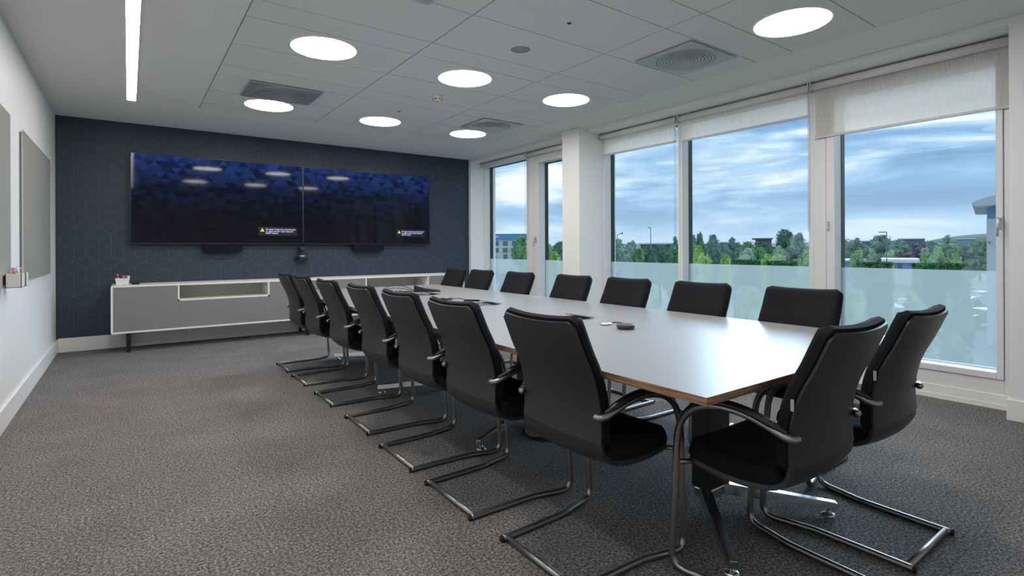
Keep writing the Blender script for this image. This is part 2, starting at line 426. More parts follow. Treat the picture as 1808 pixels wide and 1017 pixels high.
# linear luminaire along the side margin
t = thing('linear_ceiling_light', 'long narrow recessed strip light running along the ceiling margin', 'light', (0.029, 0, CZ))
ys = [6.87, 5.652, 4.43, 3.21, 1.99, 0.77, -0.45]
bm = bmesh.new()
box(bm, -0.046, -0.0385, ys[-1], ys[0]+0.004, -0.005, 0.0); box(bm, 0.0385, 0.046, ys[-1], ys[0]+0.004, -0.005, 0.0)
mesh_obj('housing', bm, TRIM, t)
for a_, b_ in zip(ys, ys[1:]):
    # the run goes on past the top of the picture; those lengths carry the _offscreen name
    dn = {3.21: 'diffuser_middle_offscreen', 1.99: 'diffuser_rear_offscreen', 0.77: 'diffuser_end_offscreen'}.get(a_, 'diffuser')
    bx('strip_' + dn if a_ < 4 else dn, -0.0385, 0.0385, b_+0.004, a_-0.004, -0.004, -0.0005, STRIP, t)
    bx('joint', -0.0385, 0.0385, b_-0.004, b_+0.004, -0.0045, -0.0005, JOINT, t)

# swirl air grilles
GRILLE = mat('grille_satin', (0.52, 0.53, 0.54), 0.32, metal=0.55); VOID = mat('grille_insert', (0.26, 0.265, 0.27), 0.6)
ring_cache = {}
def grille(x0, x1, y0, y1, m_, label):
    cx, cy = (x0+x1)/2, (y0+y1)/2
    t = thing('air_grille', label, 'vent', (cx, cy, CZ-0.009), 0, 'square ceiling grilles')
    hx, hy = (x1-x0)/2, (y1-y0)/2
    bx('face_plate', -hx, hx, -hy, hy, -0.010, -0.0005, m_, t, 0.002, 1)
    bx('neck', -hx+0.014, hx-0.014, -hy+0.014, hy-0.014, -0.001, 0.0095, m_, t)
    R = min(hx, hy)*0.90
    lt('void_disc', [(R, -0.010), (R, -0.0107), (0, -0.0107)], VOID, t, 40, smooth=False)
    for q in range(9):
        r1 = R*(1-q*0.105); r0 = r1 - R*0.055
        lt('louvre_ring', [(r1, -0.0105), (r1, -0.0145), (r0, -0.0125), (r0, -0.0105)], m_, t, 40, smooth=False)
    lt('hub', [(R*0.07, -0.0105), (R*0.07, -0.015), (0, -0.016)], m_, t, 16)
    return t
grille(0.919, 1.585, 5.402, 5.965, GRILLE, 'square ring-louvre air grille on the strip-light side near the displays')
grille(3.462, 4.062, 2.452, 3.010, GRILLE, 'square ring-louvre air grille over the window-side chairs near the last window')
grille(3.475, 4.062, 5.365, 5.925, GRILLE, 'square ring-louvre air grille near the column and display wall')
grille(0.92, 1.56, 2.475, 3.063, GRILLE, 'square air grille above the chairs opposite the windows')

t = thing('ceiling_speaker', 'small round flush ceiling loudspeaker with grey mesh', 'speaker', (2.517, 3.357, CZ))
lt('rim', [(0.098, 0), (0.098, -0.004), (0.092, -0.007), (0.080, -0.006), (0.078, 0)], TRIM, t, 36)
lt('mesh', [(0.0785, -0.001), (0.0785, -0.005), (0, -0.0055)], mat('speaker_mesh', (0.33, 0.34, 0.36), 0.7, bump=(700, 0.5)), t, 36)
t = thing('smoke_detector', 'cream domed smoke detector on the ceiling tiles', 'smoke detector', (2.586, 4.879, CZ))
CREAM = mat('cream_plastic', (0.66, 0.63, 0.52), 0.5)
lt('base', [(0.058, 0), (0.058, -0.012), (0.05, -0.016), (0, -0.016)], CREAM, t, 24)
lt('dome', [(0.046, -0.015), (0.046, -0.036), (0.036, -0.05), (0.0, -0.054)], CREAM, t, 24)
for q in range(8):
    a_ = q*PI/4
    s = bx('slot', -0.009, 0.009, -0.003, 0.003, -0.044, -0.034, BLACKP, t); s.location = (0.043*math.cos(a_), 0.043*math.sin(a_), 0); s.rotation_euler = (0, 0, a_+PI/2)
for (x, y, lb) in ((2.507, 2.775, 'tiny black ceiling sensor hole past the round speaker'), (2.520, 5.685, 'tiny black ceiling sensor hole between smoke detector and displays')):
    tag(lt('ceiling_sensor', [(0.016, 0.001), (0.016, -0.003), (0.011, -0.005), (0, -0.004)], BLACKP, None, 16, (x, y, CZ)), lb, 'sensor', 'ceiling sensors')

# ------------------------------------------------------------------ windows
ZS, ZH = 0.110, 2.727
def member(bm, y0, y1, z0, z1, x0=XS, x1=5.37):
    box(bm, x0, x1, y0, y1, z0, z1, 0.004, 1)
def window(n, y0, y1, gy0, gy1, gz0, gz1, label, sash=None):
    """opening y0..y1, glass gy0..gy1 / gz0..gz1; sash = (sy0, sy1, sz0, sz1) of an opening leaf"""
    bm = bmesh.new()
    iy0, iy1, iz0, iz1 = sash if sash else (gy0, gy1, gz0, gz1)
    member(bm, y0, iy0, ZS, ZH); member(bm, iy1, y1, ZS, ZH)
    member(bm, iy0, iy1, ZS, iz0); member(bm, iy0, iy1, iz1, ZH)
    f = struct(mesh_obj('window_%d' % n, bm, FRAMEW), label)
    if sash:
        bm = bmesh.new(); g = 0.003
        x0 = XS-0.012
        member(bm, iy0+g, gy0, iz0+g, iz1-g, x0); member(bm, gy1, iy1-g, iz0+g, iz1-g, x0)
        member(bm, gy0, gy1, iz0+g, gz0, x0); member(bm, gy0, gy1, gz1, iz1-g, x0)
        mesh_obj('sash', bm, FRAMEW, f)
    def sheet(name, za, zb, mt):
        bm = bmesh.new()
        bm.faces.new([bm.verts.new(p) for p in ((XG, gy0, za), (XG, gy1, za), (XG, gy1, zb), (XG, gy0, zb))])
        return mesh_obj(name, bm, mt, f)
    sheet('frosted_pane', gz0, 1.012, FROST); sheet('clear_pane', 1.012, gz1, GLASS)
    bm = bmesh.new()
    box(bm, XG+0.004, 5.385, gy1-0.005, gy1+0.004, gz0, gz1); box(bm, XG+0.004, 5.385, gy0-0.004, gy0+0.005, gz0, gz1)
    box(bm, XG+0.004, 5.385, gy0, gy1, gz1-0.006, gz1+0.004); box(bm, XG+0.004, 5.385, gy0, gy1, gz0-0.004, gz0+0.004)
    mesh_obj('gasket', bm, GASKET, f)
    return f
def handle(par, y, z, x=XS-0.012):
    h = bx('handle', x-0.012, x, y-0.014, y+0.014, z-0.075, z+0.02, SILVER, par, 0.004)
    tb('lever', [(x-0.01, y, z), (x-0.045, y, z), (x-0.05, y, z-0.02), (x-0.05, y+0.008, z-0.13)], 0.009, SILVER, h, 8)
W1 = window(1, 6.700, 8.054, 6.790, 8.040, 0.20, 2.66, 'tall fixed window next to the wallpapered wall')
W2 = window(2, 5.430, 6.700, 5.60, 6.470, 0.266, 2.535, 'tall opening window between the column and the fixed window', (5.50, 6.585, 0.213, 2.600))
W3 = window(3, 3.855, 5.10, 3.887, 5.06, 0.20, 2.66, 'tall fixed window beside the column')
W4 = window(4, 2.370, 3.855, 2.416, 3.824, 0.20, 2.66, 'wide fixed window, middle of the three after the column')
W5 = window(5, 0.955, 2.370, 1.082, 2.184, 0.266, 2.58, 'opening window beside the wall pier', (1.039, 2.256, 0.213, 2.63))
bx('cover_strip', XS-0.006, XS, 2.262, 2.318, ZS, ZH, FRAMEW, W5, 0.002, 1)
handle(W5, 1.056, 1.40); handle(W2, 6.53, 1.36)
for dz in (0.0, 0.045): bx('hinge', XS-0.030, XS-0.010, 2.228, 2.246, 1.35+dz, 1.388+dz, SILVER, W5, 0.004)

# roller blinds
def blind(y0, y1, zb, label, drop=True, chain=True):
    t = thing('roller_blind', label, 'blind', (5.150, (y0+y1)/2, 2.725), 0, 'roller blinds')
    h = (y1-y0)/2
    tb('roller_tube', [(0.005, -h+0.012, -0.042), (0.005, h-0.012, -0.042)], 0.034, BLIND_TUBE, t, 20)
    for s in (-1, 1):
        bx('bracket', -0.035, 0.04, s*(h-0.004)-0.006, s*(h-0.004)+0.006, -0.08, 0.003, BRACKET, t, 0.003)
    if drop:
        bm = bmesh.new()
        bm.faces.new([bm.verts.new(p) for p in ((0.03, -h+0.022, zb-2.725), (0.03, h-0.022, zb-2.725), (0.03, h-0.022, -0.05), (0.03, -h+0.022, -0.05))])
        mesh_obj('fabric', bm, BLIND, t)
        bx('bottom_bar', 0.022, 0.038, -h+0.02, h-0.02, zb-2.725-0.010, zb-2.725+0.014, BRACKET, t, 0.005)
    if chain:
        yy = -h - 0.001
        for dx in (-0.012, 0.014):
            tb('chain', [(dx-0.02, -h+0.004, -0.05), (dx-0.02, -h+0.004, -1.36)], 0.0022, BRACKET, t, 6)
        tb('chain', crom([(-0.032, -h+0.004, -1.36), (-0.026, -h+0.004, -1.378), (-0.012, -h+0.004, -1.378), (-0.006, -h+0.004, -1.36)], 4), 0.0022, BRACKET, t, 6)
    return t
BLIND_TUBE = mat('blind_roll', (0.72, 0.71, 0.69), 0.7)
BRACKET = mat('blind_bracket', (0.55, 0.56, 0.57), 0.4)
blind(6.72, 8.045, 2.6, 'grey roller blind wound fully up at the window by the wallpapered wall', False)
blind(5.44, 6.70, 2.6, 'grey roller blind wound fully up beside the column', False, False)
blind(3.868, 5.09, 2.438, 'grey roller blind lowered a little at the window after the column')
blind(2.378, 3.835, 2.426, 'grey roller blind lowered a little at the wide middle window')
blind(0.965, 2.366, 2.212, 'grey roller blind pulled lower than the others, beside the pier', True, False)

# ------------------------------------------------------------------ conference table
TZ, TT = 0.750, 0.026
TX0, TX1, TY0, TY1 = 1.400, 3.110, 0.945, 5.975
table = thing('conference_table', 'long grey-topped conference table with plywood edge and chrome feet', 'table', (2.2625, 3.46, 0))
def lx(x): return x - 2.2625
def ly(y): return y - 3.46
seams = [TY0, 2.005, 3.46, 4.91, TY1]
for a_, b_ in zip(seams, seams[1:]):
    p = bx('top_panel', lx(TX0), lx(TX1), ly(a_)+0.0006, ly(b_)-0.0006, TZ-TT, TZ-0.0012, PLY, table)
    bx('laminate', lx(TX0), lx(TX1), ly(a_)+0.0006, ly(b_)-0.0006, TZ-0.0012, TZ, LAMINATE, p)
def blade(x0, y0, x1, y1, par):
    """chrome blade foot from the hub (x0,y0) out to (x1,y1), standing on a levelling disc"""
    d = Vector((x1-x0, y1-y0, 0)); ln = d.length; d.normalize(); s = Vector((-d.y, d.x, 0))
    bm = bmesh.new()
    def ring(p, hw, z0, z1): return [bm.verts.new(Vector((p.x, p.y, z)) + s*q) for q, z in ((-hw, z0), (hw, z0), (hw*0.8, z1), (-hw*0.8, z1))]
    A = ring(Vector((x0, y0)).to_3d(), 0.030, 0.055, 0.105); B = ring(Vector((x1+d.x*0.02, y1+d.y*0.02)).to_3d(), 0.019, 0.032, 0.062)
    for k in range(4): bm.faces.new((A[k], A[(k+1) % 4], B[(k+1) % 4], B[k]))
    bm.faces.new(A[::-1]); bm.faces.new(B)
    bmesh.ops.bevel(bm, geom=bm.edges[:], offset=0.003, segments=2, affect='EDGES')
    f = mesh_obj('foot_blade', bm, CHROME, par)
    lt('levelling_disc', [(0, 0.036), (0.008, 0.035), (0.008, 0.014), (0.022, 0.010), (0.030, 0.004), (0.030, 0.0), (0, 0.0)], CHROME, f, 20, (x1-d.x*0.012, y1-d.y*0.012, 0))
for (cx, cy, feet) in ((2.19, 1.46, ((1.787, 1.104), (2.545, 1.090))),
                       (2.2625, 2.92, ((1.694, 2.679), (2.79, 2.74))),
                       (2.2625, 4.00, ((1.700, 4.239), (2.83, 4.239))),
                       (2.2625, 5.46, ((1.830, 5.80), (2.70, 5.80)))):
    col = bx('leg_column', lx(cx)-0.085, lx(cx)+0.085, ly(cy)-0.045, ly(cy)+0.045, 0.10, TZ-TT, BLACKM, table, 0.006)
    bx('hub', lx(cx)-0.075, lx(cx)+0.075, ly(cy)-0.04, ly(cy)+0.04, 0.052, 0.101, CHROME, table, 0.008)
    for fx, fy in feet: blade(lx(cx)+(0.05 if fx > cx else -0.05), ly(cy), lx(fx), ly(fy), table)
for x in (1.85, 2.675):
    bx('under_beam', lx(x)-0.025, lx(x)+0.025, ly(1.25), ly(5.67), TZ-TT-0.04, TZ-TT, BLACKM, table)
# power and data ports set into the top
for (x0, x1, y0, y1) in ((2.205, 2.39, 2.43, 2.635), (2.215, 2.41, 3.50, 3.72), (2.214, 2.44, 4.60, 4.775)):
    p = bx('power_port', lx(x0), lx(x1), ly(y0), ly(y1), TZ-0.02, TZ+0.0025, BLACKP, table, 0.002, 1)
    bx('well', lx(x0)+0.035, lx(x1)-0.05, ly(y0)+0.03, ly(y1)-0.03, TZ+0.0015, TZ+0.0035, SILVER, p)
    for q in range(3):
        bx('socket', lx(x0)+0.055, lx(x1)-0.085, ly(y0)+0.05+q*0.05, ly(y0)+0.08+q*0.05, TZ+0.003, TZ+0.0055, BLACKP, p, 0.001, 1)
    fl = bx('flap', -0.045, 0.045, -(y1-y0)/2+0.01, (y1-y0)/2-0.01, 0.0, 0.003, BLACKM, p)
    fl.location = (lx(x1)-0.02, ly((y0+y1)/2), TZ+0.010); fl.rotation_euler = (0, math.radians(8), 0)

# things on the table
def z_on(p): return (p[0], p[1], TZ)
t = thing('table_microphone', 'dark grey round speakerphone puck beside the pale oval pod on the table', 'microphone', (2.235, 2.018, TZ))
lt('body', [(0, 0), (0.042, 0.0), (0.048, 0.006), (0.052, 0.020), (0.048, 0.025), (0, 0.026)], mat('puck_grey', (0.045, 0.045, 0.048), 0.5), t, 32)
lt('top_mesh', [(0.044, 0.0255), (0.040, 0.0275), (0, 0.028)], mat('puck_mesh', (0.07, 0.07, 0.075), 0.8, bump=(900, 0.5)), t, 32)
t = thing('table_pod', 'pale silver oval pod lying by the dark puck on the table', 'pod', (2.27, 2.20, TZ), 0.4)
bm = lathe(bmesh.new(), [(0, 0), (0.030, 0.0), (0.035, 0.005), (0.028, 0.011), (0, 0.013)], 24)
for v in bm.verts: v.co.x *= 1.35
mesh_obj('shell', bm, SILVER, t, smooth=True)
tag(tb('cable', crom([(2.235+0.04, 2.02+0.03, TZ+0.008), (2.33, 2.085, TZ+0.006), (2.36, 2.16, TZ+0.006), (2.33, 2.21, TZ+0.006), (2.30, 2.205, TZ+0.007)], 6), 0.0035, BLACKP), 'short black cable joining the pale pod and the dark puck', 'cable')
# touch panel and leads by the far port
t = thing('control_panel', 'black wedge-shaped control panel among cables at the far table port', 'control panel', (2.52, 5.03, TZ), math.radians(-25))
bm = bmesh.new()
prof = [(-0.12, 0.0), (0.15, 0.0), (0.15, 0.010), (-0.02, 0.030), (-0.12, 0.062)]
A = [bm.verts.new((x, -0.08, z)) for x, z in prof]; B = [bm.verts.new((x, 0.08, z)) for x, z in prof]
for k in range(5): bm.faces.new((A[k], A[(k+1) % 5], B[(k+1) % 5], B[k]))
bm.faces.new(A[::-1]); bm.faces.new(B)
bmesh.ops.bevel(bm, geom=bm.edges[:], offset=0.003, segments=2, affect='EDGES')
mesh_obj('body', bm, BLACKP, t)
scr = bx('touch_screen', -0.045, 0.045, -0.07, 0.07, 0, 0.001, mat('dark_screen', (0.01, 0.012, 0.02), 0.1), t)
scr.location = (-0.071, 0, 0.0475); scr.rotation_euler = (0, math.atan2(0.032, 0.10), 0)
LEAD = BLACKP
leads = [
    ([(2.42, 5.10, 0.006), (2.44, 5.14, 0.05), (2.46, 5.12, 0.11), (2.49, 5.08, 0.11), (2.50, 5.05, 0.06)], 'black cable standing up in a loop over the far table port'),
    ([(2.20, 5.42, 0.006), (2.26, 5.36, 0.05), (2.34, 5.25, 0.055), (2.40, 5.15, 0.03), (2.43, 5.08, 0.006)], 'thin black cable arching over the table towards the control panel'),
    ([(2.16, 5.33, 0.005), (2.22, 5.28, 0.03), (2.30, 5.20, 0.035), (2.38, 5.12, 0.02), (2.42, 5.06, 0.006)], 'second thin black cable arching low beside the control panel'),
    ([(2.26, 5.22, 0.006), (2.30, 5.14, 0.006), (2.37, 5.10, 0.006), (2.33, 5.05, 0.006), (2.27, 5.06, 0.006), (2.30, 5.00, 0.008), (2.38, 4.98, 0.008)], 'tangled black cable lying in front of the control panel'),
    ([(2.315, 4.10, 0.006), (2.36, 4.07, 0.010), (2.38, 4.02, 0.006), (2.35, 3.96, 0.006), (2.27, 3.82, 0.006), (2.28, 3.70, 0.008)], 'short black lead between the flat dongle and the middle port'),
]
for pts, lb in leads:
    tag(tb('cable', [p + Vector((0, 0, TZ)) for p in crom(pts, 7)], 0.0035, LEAD, None, 6), lb, 'cable', 'cables on the table')
for (x, y, a_, lb) in ((2.225, 5.26, 0.5, 'small black connector plug lying apart from the others, furthest from the control panel'), (2.295, 5.165, 1.2, 'small black connector plug in the middle of the loose cables'), (2.355, 5.10, 0.1, 'small black connector plug lying right beside the control panel')):
    t = thing('cable_plug', lb, 'plug', (x, y, TZ), a_, 'loose plugs')
    bx('body', -0.022, 0.022, -0.009, 0.009, 0.0, 0.012, BLACKP, t, 0.003); bx('tip', 0.022, 0.036, -0.006, 0.006, 0.003, 0.009, CHROME, t)
t = thing('dongle', 'flat black dongle lying on the table near the middle port', 'dongle', (2.265, 4.125, TZ), math.radians(-38))
bx('body', -0.055, 0.055, -0.03, 0.03, 0.0, 0.014, BLACKP, t, 0.006); lt('button', [(0.014, 0.0138), (0.013, 0.0155), (0, 0.016)], SILVER, t, 16)
t = thing('remote_control', 'slim black remote lying beside the middle table port', 'remote', (2.37, 3.86, TZ), math.radians(-50))
bx('body', -0.07, 0.07, -0.018, 0.018, 0.004, 0.016, BLACKP, t, 0.005)
for q in range(4): bx('key', -0.045+q*0.025, -0.033+q*0.025, -0.008, 0.008, 0.0155, 0.018, GREYTAG, t)
bx('battery_foot', -0.06, 0.06, -0.012, 0.012, 0.0, 0.005, RUBBER, t)
# cables under the table
for k, (dx, lb) in enumerate(((0.0, 'black floor cable looping beside a table foot under the table'), (0.05, 'black floor cable looping a little wider beside a table foot'))):
    tag(tb('floor_cable', crom([(2.14, 2.84, 0.006), (2.06, 2.74-dx, 0.006), (2.08, 2.62-dx, 0.006), (2.20, 2.56-dx, 0.006), (2.34, 2.62-dx, 0.006), (2.38, 2.78, 0.006)], 6), 0.005, RUBBER, None, 6), lb, 'cable')

# ------------------------------------------------------------------ chairs
def sheet_sweep(path, half, thick, curve, r_edge, off=0.0, corner_top=0.0, corner_bot=0.0, M=15, tmin=0.12):
    """upholstered sheet along a side profile: path [(x,z)], half-width/curve functions of s in 0..1, thick = depth towards the sitter"""
    P = [Vector((p[0], p[1])) for p in path]; n = len(P)
    ss = [0.0]
    for a_, b_ in zip(P, P[1:]): ss.append(ss[-1]+(b_-a_).length)
    Ltot = ss[-1]
    bm = bmesh.new(); outer = []; inner = []
    for i, p in enumerate(P):
        d = (P[min(i+1, n-1)] - P[max(i-1, 0)]).normalized(); nn = Vector((-d.y, d.x))
        s = ss[i]/Ltot; hw = half(s)
        for rc, dd in ((corner_top, ss[i]), (corner_bot, Ltot-ss[i])):
            if rc > 0 and dd < rc: hw -= rc - math.sqrt(max(rc*rc-(rc-dd)**2, 0))
        ro, ri = [], []
        for k in range(M):
            t = math.sin((k/(M-1)-0.5)*PI)
            de = min((1-abs(t))*hw, ss[i], Ltot-ss[i])
            e = min(1, de/r_edge)
            th = thick*(tmin+(1-tmin)*math.sqrt(max(0, 1-(1-e)**2)))
            cv = curve(s)*t*t
            base = p + nn*(off + cv)
            ro.append(bm.verts.new((base.x, t*hw, base.y)))
            q = base + nn*th
            ri.append(bm.verts.new((q.x, t*hw, q.y)))
        outer.append(ro); inner.append(ri)
    for i in range(n-1):
        for k in range(M-1):
            bm.faces.new((outer[i][k], outer[i+1][k], outer[i+1][k+1], outer[i][k+1]))
            bm.faces.new((inner[i][k], inner[i][k+1], inner[i+1][k+1], inner[i+1][k]))
    for i in range(n-1):
        bm.faces.new((outer[i][0], inner[i][0], inner[i+1][0], outer[i+1][0]))
        bm.faces.new((outer[i][-1], outer[i+1][-1], inner[i+1][-1], inner[i][-1]))
    for k in range(M-1):
        bm.faces.new((outer[0][k], outer[0][k+1], inner[0][k+1], inner[0][k]))
        bm.faces.new((outer[-1][k], inner[-1][k], inner[-1][k+1], outer[-1][k+1]))
    return bm
def resample(pts, n):
    c = crom([(p[0], p[1], 0) for p in pts], 12); Ls = [0]
    for a_, b_ in zip(c, c[1:]): Ls.append(Ls[-1]+(b_-a_).length)
    out = []; j = 0
    for i in range(n):
        d = Ls[-1]*i/(n-1)
        while j < len(Ls)-2 and Ls[j+1] < d: j += 1
        f = (d-Ls[j])/max(1e-9, Ls[j+1]-Ls[j]); p = c[j].lerp(c[j+1], f); out.append((p.x, p.y))
    return out
REAR = [(-0.036, 0.932), (-0.010, 0.87), (0.018, 0.805), (0.048, 0.745), (0.070, 0.685), (0.082, 0.620), (0.084, 0.555), (0.080, 0.500)]
LOWER = [(0.080, 0.500), (0.088, 0.460), (0.112, 0.425), (0.155, 0.402), (0.225, 0.390), (0.32, 0.388), (0.42, 0.396), (0.505, 0.412)]
def make_chair():
    t = thing('cantilever_chair', '', 'chair', (0, 0, 0), 0, 'black cantilever chairs around the table')
    hb = lambda s: 0.213 + 0.014*s
    cb = lambda s: 0.019 + 0.003*s
    hl = lambda s: 0.227 + 0.006*math.sin(PI*min(1, s*1.2))
    clw = lambda s: 0.024*(1-s)**2
    auto_smooth(mesh_obj('back_shell', sheet_sweep(resample(REAR, 22), hb, 0.016, cb, 0.012, 0, 0.026, 0, tmin=0.45), LEATHER, t), 50)
    auto_smooth(mesh_obj('seat_shell', sheet_sweep(resample(LOWER, 26), hl, 0.020, clw, 0.014, 0.001, 0, 0.05, tmin=0.45), LEATHER, t), 50)
    cush = [(-0.040, 0.940)] + REAR[1:] + [(0.085, 0.470)]
    auto_smooth(mesh_obj('back_cushion', sheet_sweep(resample(cush, 26), lambda s: 0.217+0.010*s, 0.044, cb, 0.020, 0.014, 0.030, 0.02, tmin=0.45), FABRIC, t), 60)
    seat = [(0.125, 0.428), (0.165, 0.412), (0.225, 0.402), (0.32, 0.400), (0.42, 0.408), (0.512, 0.424)]
    auto_smooth(mesh_obj('seat_cushion', sheet_sweep(resample(seat, 22), lambda s: 0.228-0.006*s, 0.062, lambda s: 0.004, 0.035, 0.006, 0.03, 0.05, tmin=0.25), FABRIC, t), 60)
    for s in (-1, 1):
        arm = [(0.090, 0.212, 0.598), (0.094, 0.233, 0.598), (0.118, 0.243, 0.604), (0.160, 0.250, 0.622), (0.218, 0.257, 0.642), (0.280, 0.262, 0.652), (0.345, 0.266, 0.650), (0.405, 0.266, 0.633), (0.455, 0.266, 0.600), (0.488, 0.266, 0.550), (0.502, 0.266, 0.480), (0.508, 0.266, 0.36), (0.516, 0.266, 0.20), (0.524, 0.266, 0.085), (0.524, 0.265, 0.048), (0.508, 0.262, 0.022), (0.475, 0.256, 0.0135), (0.43, 0.246, 0.0135), (0.36, 0.229, 0.0135), (0.32, 0.221, 0.0135), (0.2, 0.2165, 0.0135), (0.05, 0.2135, 0.0135), (-0.018, 0.2125, 0.0135)]
        tb('frame_tube', crom([(x, y*s, z) for x, y, z in arm], 4), 0.0132, STEEL, t, 12)
        pad = [(0.110, 0.241, 0.616), (0.160, 0.250, 0.636), (0.218, 0.257, 0.656), (0.280, 0.262, 0.666), (0.345, 0.266, 0.663), (0.408, 0.266, 0.645), (0.464, 0.266, 0.606)]
        tb('arm_pad', crom([(x, y*s, z) for x, y, z in pad], 4), 0.0175, BLACKP, t, 10, lambda q: 0.45+0.55*min(1, 6*q, 6*(1-q)), 0.78)
        tb('end_cap', [(-0.018, 0.2125*s, 0.0135), (-0.027, 0.2122*s, 0.0135)], 0.0136, RUBBER, t, 12)
        tb('seat_bracket', [(0.507, 0.262*s, 0.405), (0.470, 0.205*s, 0.405)], 0.010, STEEL, t, 8)
    tb('crossbar', [(0.0, -0.212, 0.0135), (0.0, 0.212, 0.0135)], 0.0125, STEEL, t, 12)
    bx('label_tag', 0.094, 0.104, 0.2245, 0.2275, 0.685, 0.722, GREYTAG, t).rotation_euler = (0, 0, 0)
    return t
ordn = ['first', 'second', 'third', 'fourth', 'fifth', 'sixth', 'seventh']
left = [(1.262, 5.67), (1.260, 5.03), (1.260, 4.28), (1.260, 3.52), (1.243, 2.84), (1.238, 2.22), (1.254, 1.57)]
right = [(3.252, 5.63), (3.252, 5.06), (3.252, 4.335), (3.252, 3.535), (3.256, 2.895), (3.256, 2.225), (3.250, 1.540)]
chairs = []
for k, (x, y) in enumerate(left):
    chairs.append((x, y, 0.0, 'black cantilever armchair opposite the windows, %s from the display wall' % ordn[k]))
for k, (x, y) in enumerate(right):
    chairs.append((x, y, PI, 'black cantilever armchair on the window side, %s from the display wall' % ordn[k]))
chairs.append((1.910, 0.735, PI/2, 'black cantilever armchair at the table end, at the corner away from the windows'))
chairs.append((2.550, 0.738, PI/2, 'black cantilever armchair at the table end, on the window side'))
proto = make_chair()
for k, (x, y, rz, lb) in enumerate(chairs):
    c = proto if k == 0 else copy_tree(proto)
    c.location = (x, y, 0); c.rotation_euler = (0, 0, rz); c['label'] = lb

# ------------------------------------------------------------------ credenzas along the display wall
def credenza(x0, label):
    wd, y0, y1, z0, z1 = 2.345, 7.62, 8.095, 0.228, 0.785
    t = thing('credenza', label, 'cabinet', (x0, y0, 0), 0, 'white and grey credenzas')
    th = 0.022; d = y1-y0; x1, x2 = 0.655, 1.687
    bm = bmesh.new()
    # outer carcass as one rounded frame profile extruded in depth
    def rrect(xa, xb, za, zb, r, n=5):
        pts = []
        for cx, cz, a0 in ((xb-r, zb-r, 0), (xa+r, zb-r, 90), (xa+r, za+r, 180), (xb-r, za+r, 270)):
            for q in range(n+1):
                a_ = math.radians(a0+90*q/n); pts.append((cx+r*math.cos(a_), cz+r*math.sin(a_)))
        return pts
    o_ = rrect(0, wd, z0, z1, 0.020); i_ = rrect(th, wd-th, z0+th, z1-th, 0.004)
    V = [[bm.verts.new((px, py, pz)) for px, pz in ring] for py in (0.0, d) for ring in (o_, i_)]
    n = len(o_)
    for k in range(n):
        k2 = (k+1) % n
        bm.faces.new((V[0][k], V[0][k2], V[1][k2], V[1][k])); bm.faces.new((V[2][k], V[3][k], V[3][k2], V[2][k2]))
        bm.faces.new((V[0][k], V[2][k], V[2][k2], V[0][k2])); bm.faces.new((V[1][k], V[1][k2], V[3][k2], V[3][k]))
    auto_smooth(mesh_obj('carcass', bm, CABW, t), 40)
    bx('back_panel', th, wd-th, d-0.012, d-0.004, z0+th, z1-th, CABIN, t)
    for xx in (x1, x2): bx('partition', xx-0.011, xx+0.011, 0.012 if True else 0, d-0.012, z0+th, z1-th, CABW, t)
    zs = 0.575
    nb = bmesh.new()
    box(nb, x1-0.002, x2+0.002, 0.002, d-0.012, zs, zs+0.018); box(nb, x1-0.002, x1+0.016, 0.002, d-0.012, zs, z1-th); box(nb, x2-0.016, x2+0.002, 0.002, d-0.012, zs, z1-th)
    mesh_obj('niche_surround', nb, CABW, t)
    g = 0.0025
    bx('door', th+g, x1-0.002-g, 0.003, 0.021, z0+th+g, z1-th-g, CABG, t, 0.0015, 1)
    bx('door', x2+0.002+g, wd-th-g, 0.003, 0.021, z0+th+g, z1-th-g, CABG, t, 0.0015, 1)
    bx('drop_front', x1+g-0.002, x2-g+0.002, 0.003, 0.021, z0+th+g, zs-g, CABG, t, 0.0015, 1)
    for lx_ in (0.165, wd-0.165):
        for ly_ in (0.045, d-0.06):
            bm = bmesh.new()
            r = bmesh.ops.create_cube(bm, size=1)
            for v in r['verts']:
                k = 0.019 if v.co.z < 0 else 0.026
                v.co = Vector((lx_ + (k if v.co.x > 0 else -k), ly_ + (k if v.co.y > 0 else -k), 0.0 if v.co.z < 0 else z0))
            mesh_obj('leg', bm, BLACKM, t)
    return t
credenza(-0.169, 'white and grey credenza with open niche, carrying the white pen basket')
credenza(2.184, 'white and grey credenza with open niche next to the windows')
t = thing('pen_basket', 'white plastic basket of marker pens on the credenza', 'basket', (-0.060, 7.78, 0.785))
bm = bmesh.new(); prof = []
hx0, hy0, hx1, hy1, hh = 0.058, 0.045, 0.068, 0.055, 0.076
B0 = [bm.verts.new((sx*hx0, sy*hy0, 0)) for sx, sy in ((-1, -1), (1, -1), (1, 1), (-1, 1))]
T0 = [bm.verts.new((sx*hx1, sy*hy1, hh)) for sx, sy in ((-1, -1), (1, -1), (1, 1), (-1, 1))]
T1 = [bm.verts.new((sx*(hx1-0.004), sy*(hy1-0.004), hh)) for sx, sy in ((-1, -1), (1, -1), (1, 1), (-1, 1))]
B1 = [bm.verts.new((sx*(hx0-0.004), sy*(hy0-0.004), 0.004)) for sx, sy in ((-1, -1), (1, -1), (1, 1), (-1, 1))]
for k in range(4):
    k2 = (k+1) % 4
    for a_, b_ in ((B0, T0), (T0, T1), (T1, B1)): bm.faces.new((a_[k], a_[k2], b_[k2], b_[k]))
bm.faces.new(B0[::-1]); bm.faces.new(B1)
mesh_obj('body', bm, mat('basket_white', (0.82, 0.83, 0.85), 0.45), t)
bx('rim', -0.071, 0.071, -0.058, -0.052, 0.068, 0.078, MATS['basket_white'], t, 0.002); bx('rim', -0.071, 0.071, 0.052, 0.058, 0.068, 0.078, MATS['basket_white'], t, 0.002)
